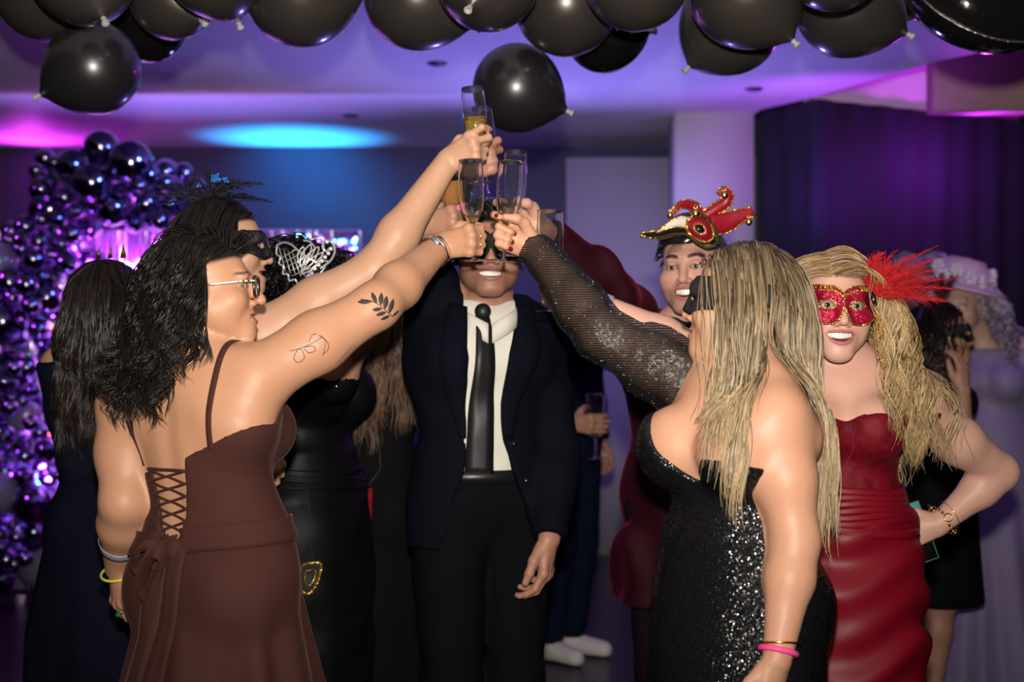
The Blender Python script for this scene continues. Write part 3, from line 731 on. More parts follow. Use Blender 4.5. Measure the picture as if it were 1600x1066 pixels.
        if s.stubble:
            st = sstep(-0.050, -0.062, z) * (y > -0.005) * sstep(-0.135, -0.118, z); st = np.maximum(st, sstep(0.012, 0.0, np.abs(z + 0.058) - 0.006) * (np.abs(x) < 0.034) * (y > 0.07))
            mix(st * s.stubble, s.skin * np.array([0.42, 0.40, 0.42]))
        br = (y > 0.04) * sstep(0.0045 + 0.002 * s.male, 0.0018 + 0.002 * s.male, np.abs(z - (0.0225 + 0.006 * np.sin((np.abs(x) - 0.014) * 80) * 0.7))) * sstep(0.010, 0.016, np.abs(x)) * sstep(0.056, 0.048, np.abs(x))
        mix(br * (0.95 if s.male else 0.8), np.maximum(s.haircol * 0.9, 0.012))
        zc, hh, e = s.mouth(x, z); we = np.clip(1 - (x / (s.mouth_w + 0.003)) ** 2, 0, 1)
        lw = np.where(z > zc, 0.0065, 0.0085) * (0.35 + 0.65 * we)
        lp = (y > 0.06) * sstep(lw + 0.0015, lw - 0.0015, e) * (np.abs(x) < s.mouth_w + 0.003); mix(lp, s.lips)
        mix((y > 0.05) * (y < 0.083) * (e < -0.0005) * (np.abs(x) < s.mouth_w) * (s.smile > 0.05), (0.08, 0.015, 0.015))
        eye = (y > 0.05) * sstep(0.0022, 0.0008, np.abs(np.sqrt(((np.abs(x) - 0.032) / 0.0145) ** 2 + ((z + 0.003) / 0.0068) ** 2) - 1) * 0.008); mix(eye * 0.75, (0.03, 0.015, 0.012))
        sc = sstep(0.055, 0.066, z + 0.25 * np.minimum(0.06 - y, 0.1) * (y < 0.06)) ; sc = np.maximum(sc, sstep(-0.012, -0.03, y) * sstep(-0.055, -0.04, z))
        mix(sc, s.haircol)
        s.bodyobj = mkobj('body', v, q, SKIN(), s.root, colors=col)
        return s
    def face_bits(s, iris=(0.08, 0.05, 0.03)):
        for g in (-1, 1):
            v, f = ball((0, 0, 0), 0.0130 * s.hs, 20, 14); M = s.Hm
            v = np.stack([v[:, 0], v[:, 2], v[:, 1]], -1); f = [x[::-1] for x in f]
            yy = v[:, 1] / (0.0130 * s.hs); col = np.tile([0.52, 0.48, 0.46], (len(v), 1)); col[yy > 0.86] = iris; col[yy > 0.955] = (0.005, 0.005, 0.005)
            mkobj('eye', v @ M.T + s.h(g * 0.032, 0.0735, -0.0025), f, mat('eyeball', vcol=True, rough=0.12, var=0.02, coat=0.5), s.root, colors=col)
        if s.smile > 0.05:
            for sgn, zz, nm in ((1, 0.0015, 'upper_teeth'),):
                n = 60; xs = np.linspace(-s.mouth_w * 0.93, s.mouth_w * 0.93, n); G = []
                for k in range(5):
                    row = []
                    for i, x in enumerate(xs):
                        ph = abs(math.sin(x / 0.0072 * math.pi)); zc = -0.073 + 7.0 * s.smile * x * x + 0.002 * s.smile
                        row.append(s.h(x, 0.0795 - 14 * x * x - 0.0011 * (1 - ph) ** 3, zc + s.mouth_h * 1.25 - k / 4 * (s.mouth_h * 1.62 + 0.0008 * ph)))
                    G.append(row)
                G = np.array(G); v, f = slab(G, np.tile(s.Hm[:, 1], (5, n, 1)) * -1, 0.004); mkobj(nm, v, f, mat('tooth_enamel', (0.80, 0.76, 0.68), 0.18, var=0.04, coat=0.3), s.root)
    # ---------------------------------------------------------------- clothes
    def pick(s, tags, grow, k=None): return [p.grow(grow, k) for p in s.B if p.tag in tags]
    def garment(s, name, prims, mods, m, vox=0.010, parent=None, **kw):
        F = Field(prims, mods); v, q = F.mesh(vox); o = mkobj(name, v, q, m, parent or s.root, **kw); return o, F
    def skirt(s, prof, nf=9, amp=0.05, ph=0.0, seed=0, fcen=0.0, k=0.03):
        """prof: list of (u, rl, rf) from top to hem, torso-local"""
        pr = np.array(sorted(prof)); S = s.s
        def fn(P):
            l, f, u = s.tl(P); f = f - fcen
            rl = np.interp(u, pr[:, 0], pr[:, 1]); rf = np.interp(u, pr[:, 0], pr[:, 2]); th = np.arctan2(f / rf, l / rl)
            dn = np.clip((pr[-1, 0] - u) / (pr[-1, 0] - pr[0, 0]), 0, 1)
            fold = 1 + amp * dn * (np.sin(nf * th + ph + 1.3 * np.sin(2 * th + seed)) + 0.5 * np.sin((nf * 1.7 // 1) * th + 2 * ph + 2.5 * u))
            d = (np.sqrt((l / rl) ** 2 + (f / rf) ** 2) - fold) * np.minimum(rl, rf)
            return (np.maximum(np.maximum(d, u - pr[-1, 0]), pr[0, 0] - u) * S * 0.75).astype(np.float32)
        R = pr[:, 1:].max() * 1.25 * S; return FN(fn, s.O + np.array([-R, -R, pr[0, 0] * S - 0.02]) - abs(fcen) * S, s.O + np.array([R, R, pr[-1, 0] * S + 0.02]) + abs(fcen) * S, k)
    def band(s, side, t, m, name, width=0.02, thick=0.002, extra=0.003, frac=None):
        """a band around the forearm at fraction t from elbow to wrist"""
        A = s.arms[side]; ax = nrm(A['wr'] - A['el']); c = A['el'] + (A['wr'] - A['el']) * t
        a = nrm(np.cross(ax, (0.1, 0.2, 1.0))); b = np.cross(ax, a); n = 40
        th = np.arange(n) / n * 2 * np.pi; D = np.cos(th)[:, None] * a + np.sin(th)[:, None] * b
        G = []
        for k in np.linspace(-0.5, 0.5, 4):
            P0 = c + ax * width * k + D * 0.09; G.append(Field([p for p in s.B if p.tag in ('fore' + side, 'arm' + side)]).cast(P0, -D, extra, 18, 0.088))
        G = np.array(G); v, f = slab(G, np.repeat(D[None], 4, 0), thick, wrap=True); return mkobj(name, v, f, m, s.root)

# ------------------------------------------------------------------ hair made of many locks
def hair(s, n, length, thick, col, tip=None, part=0.0, grav=0.22, wave=0.0, wl=0.09, r=0.0026, steps=26, back=0.35, seed=1, curl=0.0, front=0.062, m='hair', lo_cut=None, spread=0.0, colvar=0.25, extra=None, faceward=0.0, lenvar=0.16, streak=0.0, clear=None, clearz=0.05, avoid=(), fall=0.25, clump=0.0):
    rg = np.random.default_rng(seed); F0 = [p for p in s.B if p.tag in ('head', 'neck', 'torso', 'shoulder', 'breast', 'armR', 'armL') and not p.sub]
    F0 = F0 + [EL(s.h(0, 0.045, -0.03), np.array((0.083, 0.075, 0.115)) * s.hs, s.Hm, 0.02)]
    if extra: F0 = F0 + extra
    F = Field(F0); FH = Field([p for p in s.B if p.tag == 'head' and not p.sub][:3])
    # roots
    R = rg.normal(size=(n * 6, 3)); R /= np.linalg.norm(R, axis=1, keepdims=True)
    L = R * np.array([0.074, 0.095, 0.084]) + np.array([0, -0.018, 0.035])
    ok = (L[:, 2] > np.where(L[:, 1] > 0.03, front, np.where(L[:, 1] > -0.02, 0.03, -0.045)))
    L = L[ok][:n]; n = len(L)
    P = s.Hc + (L * s.hs) @ s.Hm.T; P = FH.project(P, 0.001, 3)
    sg = np.sign(L[:, 0] - part + 1e-4 + rg.normal(0, 0.006, n)); 
    d = np.stack([sg * (0.9 + 0 * sg), -back + faceward * (L[:, 1] > 0.03), 0.25 + 0 * sg], -1)
    bk = sstep(-0.03, -0.09, L[:, 1])[:, None]; d = d * (1 - bk) + np.stack([0.45 * L[:, 0] / 0.074, -0.5 + 0 * sg, -0.5 + 0 * sg], -1) * bk
    d = d @ s.Hm.T; d /= np.linalg.norm(d, axis=1, keepdims=True)
    off = 0.004 + thick * rg.random(n) ** 0.7 * (0.4 + 0.6 * sstep(0.06, -0.03, L[:, 1])); ln = length * (1 - lenvar * rg.random(n)); st = ln / steps
    g = np.array([0, 0, -1.0]); pts = [P]; ctr = s.Hc
    for i in range(1, steps):
        t = i / steps
        gr = min(0.9, grav * (0.35 + 1.3 * t)); d = d * (1 - gr) + g * gr
        if spread: d = d + spread * (1 - t) * nrm3((P - ctr) * np.array([1, 1, 0]))
        d /= np.linalg.norm(d, axis=1, keepdims=True)
        Q = P + d * st[:, None]
        o = off * min(1.0, 0.25 + i / 6.0)
        for _ in range(2):
            e = F.ev(Q); bad = e < o
            if bad.any(): Q[bad] += F.grad(Q[bad], 0.004) * (o[bad] - e[bad])[:, None]
        d = Q - P; d /= np.linalg.norm(d, axis=1, keepdims=True) + 1e-9; P = Q; pts.append(P)
    Kp = np.ones(n, bool); A0 = np.stack(pts, 1)
    for a_, b_, r_ in avoid: Kp &= RC(a_, b_, r_, r_).dist(A0.astype(np.float32)).min(1) > 0
    Kp |= rg.random(n) < 0.02; L, ln, off, P = L[Kp], ln[Kp], off[Kp], P[Kp]; n = len(L)
    A = A0[Kp]                                               # n,steps,3
    for _ in range(3): A[:, 1:-1] = 0.5 * A[:, 1:-1] + 0.25 * (A[:, :-2] + A[:, 2:])
    ts = np.linspace(0, 1, steps)
    if clump:                                                         # strands gather into locks
        gi = rg.choice(n, max(8, n // 14), replace=False); R0 = A[:, 0] + 0.35 * A[:, steps // 2]
        near = gi[((R0[:, None] - R0[gi][None]) ** 2).sum(-1).argmin(1)]
        A = A + (A[near] - A) * (clump * ts ** 0.8)[None, :, None]; L = L[near]
    if wave:
        az = np.arctan2(L[:, 0], L[:, 1]); ph = az * 6.0 + rg.normal(0, 0.18, n); am = wave * (0.8 + 0.4 * rg.random(n))
        rad = A - ctr; rad[..., 2] = 0; rad /= np.linalg.norm(rad, axis=-1, keepdims=True) + 1e-9; tan = np.cross(rad, np.array([0, 0, 1.0]))
        sarc = ts[None] * ln[:, None] * 6.283 / wl
        k = sstep(0.12, 0.45, ts)[None]
        A = A + tan * (am[:, None] * np.sin(sarc + ph[:, None]) * k)[..., None] + rad * (am[:, None] * 0.8 * np.cos(sarc + ph[:, None]) * k + am[:, None] * 0.6 * k)[..., None]
    if curl:
        k = np.clip((ts - 0.72) / 0.28, 0, 1)[None]; a = k * 3.6; rad = A[:, -1] - ctr; rad[:, 2] = 0; rad /= np.linalg.norm(rad, axis=1, keepdims=True) + 1e-9
        c_ = curl * (0.6 + 0.8 * rg.random(n)) * np.where(np.sin(np.arctan2(L[:, 0], L[:, 1]) * 5 + L[:, 2] * 60) > -0.5, 1, -1)
        A = A + rad[:, None] * (np.sin(a) * c_[:, None])[..., None] + np.array([0, 0, 1.0]) * ((1 - np.cos(a)) * np.abs(c_)[:, None] * 0.8)[..., None]
    if clear is not None:                                             # hair swept off the face
        Lc = (A - s.Hc) @ s.Hm / s.hs; lim = clear + np.clip((Lc[..., 2] - clearz) * 1.6, 0, 0.2) + fall * np.clip(-0.12 - Lc[..., 2], 0, 1)
        ex = np.maximum(Lc[..., 1] - lim, 0); Lc[..., 1] -= ex * 0.9; A = s.Hc + (Lc * s.hs) @ s.Hm.T
    # three-sided locks
    T = np.gradient(A, axis=1); T /= np.linalg.norm(T, axis=-1, keepdims=True) + 1e-9
    U = np.cross(T, np.array([0.31, 0.2, 0.93])); U /= np.linalg.norm(U, axis=-1, keepdims=True) + 1e-9; V = np.cross(T, U)
    rr = r * (0.7 + 0.6 * rg.random(n))[:, None] * (1 - 0.8 * ts[None] ** 3); k = 3
    an = np.arange(k) / k * 6.283
    X = A[:, :, None] + rr[..., None, None] * (np.cos(an)[None, None, :, None] * U[:, :, None] + np.sin(an)[None, None, :, None] * V[:, :, None])
    idx = np.arange(n * steps * k).reshape(n, steps, k)
    q = np.stack([idx[:, :-1], np.roll(idx, -1, 2)[:, :-1], np.roll(idx, -1, 2)[:, 1:], idx[:, 1:]], -1).reshape(-1, 4)
    col = np.asarray(col); tip = col if tip is None else np.asarray(tip)
    br = (1 + colvar * rg.normal(size=(n, 1, 1)));  tt = np.clip(ts[None, :, None] * 1.3 + 0.25 * rg.normal(size=(n, 1, 1)), 0, 1)
    C = (col * (1 - tt) + tip * tt) * np.clip(br, 0.35, 1.9)
    if streak: C = np.where(rg.random((n, 1, 1)) < streak, C * 0.45, C)
    C = np.repeat(C[:, :, None], k, 2).reshape(-1, 3)
    mt = mat(m, vcol=True, rough=0.34, var=0.1, scale=40, spec=0.55)
    return mkobj('hair', X.reshape(-1, 3), q, mt, s.root, colors=C)
def nrm3(v): return v / (np.linalg.norm(v, axis=-1, keepdims=True) + 1e-9)

# ------------------------------------------------------------------ more clothing helpers
def grip(side, G, axis, y, pose='fist', k=0.95, gc=(0.0, 0.086, -0.030)):
    """arm data for a hand that closes round point G of something whose axis points up along the thumb side"""
    y = nrm(y); x = np.asarray(axis, float); x = nrm(x - (x @ y) * y); z = -np.cross(x, y) if side == 'R' else np.cross(x, y)
    M = np.stack([x, y, z], 1); return dict(wr=np.asarray(G) - M @ (np.array(gc) * k), hand=(y, z, pose))
def grasp(side, key, tpos, y, k=0.95, press=0.0012, yg=0.076):
    """arm data for a hand that closes on glass `key`: palm laid against it, then every finger joint bent until it touches"""
    base, axv = GL[key]; ax = nrm(axv); dist = GSDF[key]; G = base + axv * tpos
    y = nrm(y); x = nrm(ax - (ax @ y) * y); z = -np.cross(x, y) if side == 'R' else np.cross(x, y); M = np.stack([x, y, z], 1)
    t5 = np.linspace(0, 1, 7)[:, None]
    def clear(wr, p, q_, r0, r1):
        Q = wr + ((np.asarray(p) * (1 - t5) + np.asarray(q_) * t5) * k) @ M.T
        return (dist(Q) - (r0 * (1 - t5[:, 0]) + r1 * t5[:, 0]) * k).min()
    wr = G - M @ (np.array([0, yg, -0.026]) * k)
    palm = [((q_[0] * 0.55, 0, 0), q_, 0.0160, 0.0108) for q_ in MCP] + [((0, 0.03, -0.006), (0, 0.07, -0.008), 0.022, 0.018), ((0.020, 0.020, -0.010), (0.036, 0.036, -0.022), 0.0175, 0.0135)]
    for _ in range(8): wr = wr + z * max(0.0, -press - min(clear(wr, *p) for p in palm))
    fl = []
    for i in range(4):
        p = np.array(MCP[i]); an = 0.0; fa = []; sx = math.sin(math.radians(GRIP_SPREAD[i]))
        for j, mx in enumerate((84, 104, 62)):
            best = 4.0
            for a in np.arange(4, mx, 2.0):
                b = an + math.radians(a); dr = nrm((sx * math.cos(b), math.cos(b), -math.sin(b)))
                if clear(wr, p + dr * 0.004, p + dr * FINGER_LEN[i][j], FINGER_RAD[i][j], FINGER_RAD[i][j + 1]) < -press: break
                best = a
            an += math.radians(best); fa.append(best); p = p + nrm((sx * math.cos(an), math.cos(an), -math.sin(an))) * FINGER_LEN[i][j]
        fl.append(tuple(fa))
    opn = np.array([(0.020, 0.020, -0.010), (0.046, 0.026, -0.030), (0.058, 0.020, -0.062), (0.062, 0.026, -0.090)]); cls = np.array([(0.020, 0.020, -0.010), (0.041, 0.046, -0.028), (0.042, 0.066, -0.048), (0.034, 0.090, -0.056)])
    th = opn; rr = (0.0175, 0.0125, 0.0105, 0.0085)
    for t in np.linspace(0, 1, 41):
        c = opn * (1 - t) + cls * t
        if min(clear(wr, c[j] * 0.75 + c[j + 1] * 0.25 if j == 0 else c[j], c[j + 1], rr[j], rr[j + 1]) for j in range(3)) < -press: break
        th = c
    return dict(wr=wr, hand=(y, z, ('grasp', fl, [tuple(q_) for q_ in th])))
def cut_at(c, d, R=0.15):
    c = np.asarray(c); d = nrm(d)
    def m(P, f):
        q = P - c; cut = np.maximum(-(q @ d), np.sqrt((q * q).sum(-1)) - R); return np.maximum(f, -cut)
    return m
def above(s, fn):                                    # keep only what lies below u = fn(l,f)
    def m(P, f):
        l, ff, u = s.tl(P); return np.maximum(f, (u - fn(l, ff)) * s.s)
    return m
def below(s, u0):
    def m(P, f):
        l, ff, u = s.tl(P); return np.maximum(f, (u0 - u) * s.s)
    return m
def carve(s, fn):                                    # remove where fn(l,f,u) < 0
    def m(P, f):
        l, ff, u = s.tl(P); return np.maximum(f, -fn(l, ff, u) * s.s)
    return m
def wrinkle(s, amp, su, sl, seed=0.0):
    def m(P, f):
        l, ff, u = s.tl(P); return f + amp * (np.sin(u * su + 3 * np.sin(l * sl + seed) + 2.5 * np.sin(ff * sl * 1.3 + seed * 2)) * np.sin(l * sl * 0.7 + u * su * 0.23 + seed))
    return m
def girdle(s, F, ufn, width, off, thick, name, m, n=72, rows=5, parent=None, ripple=0.0):
    th = np.arange(n) / n * 2 * np.pi; G = []; Nn = []
    for k in np.linspace(-0.5, 0.5, rows):
        u = ufn(th) + k * width
        P0 = np.array([s.t(0.42 * math.cos(a), 0.42 * math.sin(a), uu) for a, uu in zip(th, u)]); D = np.array([s.T @ np.array([-math.cos(a), -math.sin(a), 0]) for a in th])
        G.append(F.cast(P0, D, off + ripple * math.sin(k * 40), 30, 0.41 * s.s)); Nn.append(-D)
    v, f = slab(np.array(G), np.array(Nn), thick, wrap=True); return mkobj(name, v, f, m, parent or s.root)
def strip(s, F, pts, width, off, thick, name, m, cdir, n=30, cols=3, parent=None, dist=0.35):
    """ribbon following torso-local (l,u) centre points, pressed onto field F along cdir (torso-local)"""
    C = interp(np.array(pts, float), n); D = s.T @ np.array(cdir, float); G = []
    T = np.gradient(C, axis=0); T /= np.linalg.norm(T, axis=1, keepdims=True); Nn = np.stack([-T[:, 1], T[:, 0]], -1)
    wd = np.interp(np.linspace(0, 1, n), np.linspace(0, 1, len(np.atleast_1d(width))), np.atleast_1d(width))
    for i in range(n):
        row = []
        for k in np.linspace(-0.5, 0.5, cols):
            q = C[i] + Nn[i] * wd[i] * k; row.append(s.t(q[0], 0, q[1]) - D * dist)
        G.append(row)
    G = F.cast(np.array(G), D, off, 34, dist * 1.6); v, f = slab(G, np.tile(-D, (n, cols, 1)), thick); return mkobj(name, v, f, m, parent or s.root)
def nails(s, side, m):
    for c, d, nz in s.tips[side]:
        x = nrm(np.cross(d, nz)); M = np.stack([x, nrm(d), nz], 1); v, f = ball(c, (0.0052, 0.0078, 0.0022), 10, 6, M); mkobj('fingernail', v, f, m, s.root)
def trousers(s, m, grow=0.022, top=1.04, vox=0.011, flare=0.0):
    pr = s.pick(('leg',), grow, 0.02) + [p.grow(0.014) for p in s.B if p.tag == 'torso'][:1] + [p.grow(0.012) for p in s.B if p.tag == 'torso'][4:8:2]
    return s.garment('trousers', pr, [above(s, lambda l, f: top + 0 * l), below(s, 0.075), wrinkle(s, 0.003, 40, 25)], m, vox)
def shoes(s, m):
    ft = [p for p in s.B if p.tag == 'foot']
    for p in ft:
        pr = [p.grow(0.012), RC(p.a, p.a + np.array([0, 0, 0.05]), p.ra + 0.012, p.ra + 0.012, 0.02)]
        v, q = Field(pr, [lambda P, f: np.maximum(f, 0.004 - P[..., 2])]).mesh(0.008); mkobj('shoe', v, q, m, s.root)
def feather(base, tipv, bend, L, m, name, parent, n=26, wid=0.02, seed=0, r=0.0006, stiff=0.0):
    rg = np.random.default_rng(seed); base = np.asarray(base, float); tv = nrm(tipv); bd = np.asarray(bend, float)
    t = np.linspace(0, 1, n); Q = base + tv * (L * t)[:, None] + bd * (L * t ** 2)[:, None]
    parts = [tube(Q, np.linspace(0.0011, 0.0004, n), 4)]
    T = np.gradient(Q, axis=0); T /= np.linalg.norm(T, axis=1, keepdims=True); side = nrm(np.cross(T[n // 2], rg.normal(size=3)))
    for i in range(2, n):
        w = wid * math.sin(math.pi * min(1, (i / n) ** 0.8 * 0.93 + 0.05)) * rg.uniform(0.7, 1.25)
        for sg in (-1, 1):
            e = Q[i] + sg * side * w * 0.8 + T[i] * w * 1.5 + rg.normal(size=3) * w * 0.22
            md = (Q[i] + e) / 2 + T[i] * w * 0.1 + rg.normal(size=3) * w * 0.08
            parts.append(tube([Q[i], md, e], [r * 1.4, r * 1.3, r * 0.5], 3))
    v, f = jl(parts); return mkobj(name, v, f, m, parent)

# ------------------------------------------------------------------ glasses
def drinking_glass(name, base, rim, kind, label, liquid=None, cat='glass'):
    base, rim = np.asarray(base, float), np.asarray(rim, float); Hh = np.linalg.norm(rim - base); ax = nrm(rim - base)
    M = frame(nrm(np.cross(ax, (1, 0.2, 0))), ax); M = np.stack([M[:, 0], np.cross(ax, M[:, 0]), ax], 1)
    if kind == 'flute': zs, prof = 0.37, [(0.0045, 0), (0.010, 0.03), (0.018, 0.10), (0.0245, 0.22), (0.0285, 0.42), (0.0295, 0.58), (0.0285, 0.78), (0.0265, 1.0)]
    elif kind == 'tulip': zs, prof = 0.42, [(0.005, 0), (0.016, 0.04), (0.026, 0.16), (0.031, 0.36), (0.032, 0.55), (0.0315, 0.8), (0.031, 1.0)]
    elif kind == 'coupe': zs, prof = 0.50, [(0.005, 0), (0.014, 0.06), (0.026, 0.25), (0.036, 0.55), (0.041, 0.85), (0.042, 1.0)]
    else: zs, prof = 0.30, [(0.008, 0), (0.022, 0.04), (0.029, 0.14), (0.031, 0.35), (0.032, 0.7), (0.0325, 1.0)]
    bs = Hh / 0.21 if kind == 'beer' else 1.0; prof = [(r * bs, z) for r, z in prof]
    pr = interp(np.array(prof), 26); z0 = Hh * zs; hb = Hh * (1 - zs); th = 0.0011
    out = [(r, z0 + z * hb) for r, z in pr]; inn = [(max(r - th, 0.0005), z0 + 0.004 + z * (hb - 0.004)) for r, z in pr]
    root = empty(name, base, label, cat); put = lambda v: v @ M.T + base
    v, f = lathe([(0.0003, z0 + 0.0005)] + out + [(out[-1][0] - th / 2, Hh + 0.0006)] + inn[::-1] + [(0.0003, inn[0][1])], 36); mkobj('bowl', put(v), f, M_GLASS, root)
    rs = 0.0036 if kind != 'beer' else 0.0075
    st = interp(np.array([(rs * 2.4, 0.0045), (rs * 1.25, Hh * 0.05), (rs, Hh * 0.14), (rs, z0 * 0.75), (rs * 1.25, z0 * 0.95), (0.0006 + prof[0][0], z0 + 0.0002)]), 16)
    v, f = lathe([(0.0003, 0.0042)] + [tuple(x) for x in st] + [(0.0003, z0 + 0.0003)], 20); mkobj('stem', put(v), f, M_GLASS, root)
    rf = 0.034 if kind != 'beer' else 0.031 * bs
    v, f = lathe([(0.0003, 0.0004), (rf * 0.7, 0.0), (rf, 0.0006), (rf + 0.0004, 0.0014), (rf, 0.0022), (rf * 0.5, 0.0030), (0.010, 0.0044), (0.0003, 0.0046)], 40); mkobj('foot', put(v), f, M_GLASS, root)
    if liquid:
        fill, lm = liquid; ins = [(max(r - 0.0004, 0.0004), z) for r, z in inn]; zt = z0 + fill * hb
        low = [p for p in ins if p[1] < zt]; rt = np.interp(zt, [p[1] for p in ins], [p[0] for p in ins])
        v, f = lathe([(0.0003, low[0][1] - 0.0001)] + low + [(rt, zt), (rt * 0.97, zt - 0.0004), (0.0003, zt - 0.0004)], 32); mkobj('drink', put(v), f, lm, root)
    oz = np.array([0.0, 0.002, 0.003, 0.0046] + [float(q_[1]) for q_ in st[1:-1]] + [q_[1] for q_ in out]); orad = np.array([rf, rf, rf * 0.5, 0.010] + [float(q_[0]) for q_ in st[1:-1]] + [q_[0] for q_ in out])
    def sd(P):
        q_ = P - base; zz = q_ @ ax; rho = np.linalg.norm(q_ - zz[:, None] * ax, axis=1)
        d = rho - np.interp(zz, oz, orad); e = np.maximum(-zz, zz - Hh); return np.where(e > 0, np.hypot(np.maximum(d, 0), e), d * 0.97)
    return root, sd
GL = {}; GSDF = {}
def gl(key, name, b, r, d, kind, label, liquid=None, db=None):
    B_, R_ = W(b[0], b[1], db or d), W(r[0], r[1], d); GSDF[key] = drinking_glass(name, B_, R_, kind, label, liquid)[1]; GL[key] = (B_, R_ - B_)
def on(key, t): b, a = GL[key]; return b + a * t
gl('B', 'champagne_flute', (750, 287), (738, 137), 3.42, 'flute', 'champagne flute half full of pale gold wine, highest of the raised glasses', (0.50, M_WINE))
gl('F', 'champagne_flute', (764, 312), (752, 168), 3.655, 'flute', 'empty champagne flute half hidden behind the highest one, raised by the man in the suit')
gl('D', 'cocktail_coupe', (716, 395), (700, 268), 3.52, 'coupe', 'rounded stem glass of orange cocktail in the hand with the pink ring', (0.72, M_ORANGE))
gl('A', 'champagne_flute', (741, 408), (735, 250), 3.24, 'flute', 'nearly empty champagne flute held low by the stem by the woman in brown', (0.10, M_WINE))
gl('I', 'champagne_flute', (786, 409), (800, 252), 3.20, 'flute', 'champagne flute with a little gold wine in the hand with dark red nails', (0.16, M_WINE))
gl('H', 'champagne_flute', (800, 400), (806, 236), 3.46, 'flute', 'empty champagne flute close behind the one in the red-nailed hand')
gl('J', 'wine_glass', (860, 487), (860, 329), 3.34, 'tulip', 'clear straight-sided stem glass raised behind the sparkling black sleeve, empty')
gl('G', 'beer_glass', (931, 717), (931, 615), 5.75, 'beer', 'footed beer glass, empty, held at waist height beside the burgundy velvet jacket')

# ================================================================== woman in brown, seen from behind
A_ = dict(); d0 = 3.0
ga = grasp('R', 'A', 0.20, (0.80, -0.42, 0.14))
A = Person('woman in a brown lace-up dress and black-and-white glasses, her back turned, raising a flute', 345, 3.0, (0.5, 0.87), st=1.63, w=1.12, q=1.1, a=1.22, bust=1.1, lean=(-0.055, 0.0), skin=(0.52, 0.265, 0.155),
    head=W(326, 449, 2.98), hf=(0.99, 0.10, 0.02), tilt=(0.0, 0.04), hs=0.95, nose=1.18, smile=0.6, hair=(0.008, 0.007, 0.007), hv=0.0032,
    arms={'R': dict(sh=W(402, 592, 2.94), el=W(588, 478, 3.02), **ga), 'L': dict(sh=W(200, 634, 3.07), el=W(194, 785, 2.99), wr=W(184, 886, 3.13), hand=((0.06, 0.12, -1), (-0.75, -0.65, -0.1), 'relax'))})
def spine(P, f):
    l, ff, u = A.tl(P); b = sstep(-0.02, -0.06, ff) * sstep(0.95, 1.05, u) * sstep(1.42, 1.32, u)
    return f + 0.006 * b * np.exp(-(l / 0.022) ** 2) - 0.005 * b * np.exp(-((np.abs(l) - 0.085) / 0.035) ** 2 - ((u - 1.28) / 0.06) ** 2)
A.body([spine]); A.face_bits((0.03, 0.018, 0.01))
m_br = mat('brown_crepe', (0.058, 0.021, 0.017), 0.8, var=0.08, scale=6, bump=0.05, bscale=400, spec=0.15, sheen=0.12, sheen_tint=(0.6, 0.35, 0.3))
gap = lambda l, f, u: np.maximum(np.maximum(np.abs(l + 0.014) - np.interp(u, [1.0, 1.16], [0.030, 0.050]), 1.004 - u), f + 0.02)
dress, FA = A.garment('dress', A.pick(('torso', 'breast', 'shoulder'), 0.006) + [A.skirt([(1.03, 0.145, 0.108), (0.95, 0.168, 0.132), (0.82, 0.188, 0.165), (0.6, 0.235, 0.215), (0.3, 0.27, 0.25), (0.02, 0.29, 0.28)], 9, 0.15, 0.7)],
    [above(A, lambda l, f: 1.160 + 0.20 * l + 0.25 * np.maximum(l, 0) + 0.075 * sstep(0.0, 0.06, f)), carve(A, gap)], m_br, 0.0065)
# lacing across the open back
rows = np.linspace(1.150, 1.02, 6); hw = lambda u: np.interp(u, [1.0, 1.16], [0.036, 0.055]); parts = []
for i in range(5):
    for sg in (-1, 1):
        t = np.linspace(0, 1, 14); ll = sg * (-hw(rows[i]) + t * (hw(rows[i]) + hw(rows[i + 1]))) - 0.014; uu = rows[i] + t * (rows[i + 1] - rows[i])
        P0 = np.array([A.t(x, -0.34, y) for x, y in zip(ll, uu)]); parts.append(tube(A.skinfield.cast(P0, A.T[:, 1], 0.0065 + 0.002 * (sg > 0), 30, 0.4), 0.0036, 6, flat=0.7))
P0 = np.array([A.t(x, -0.34, 1.150) for x in np.linspace(-0.068, 0.04, 12)]); parts.append(tube(A.skinfield.cast(P0, A.T[:, 1], 0.0065, 30, 0.4), 0.0036, 6))
v, f = jl(parts); mkobj('lacing', v, f, m_br, A.root)
parts = []
for (l0, u0, rx, rz, a) in ((-0.04, 1.0, 0.024, 0.011, 0.3), (0.002, 0.998, 0.024, 0.011, -0.4), (-0.02, 1.012, 0.012, 0.010, 0)):
    th = np.linspace(0, 6.283, 20)[:-1]; ll = l0 + rx * np.cos(th) * math.cos(a) - rz * np.sin(th) * math.sin(a); uu = u0 + rx * np.cos(th) * math.sin(a) + rz * np.sin(th) * math.cos(a)
    P0 = np.array([A.t(x, -0.34, y) for x, y in zip(ll, uu)]); parts.append(tube(FA.cast(P0, A.T[:, 1], 0.008, 30, 0.4), 0.0034, 6, closed=True))
v, f = jl(parts); mkobj('lace_bow', v, f, m_br, A.root)
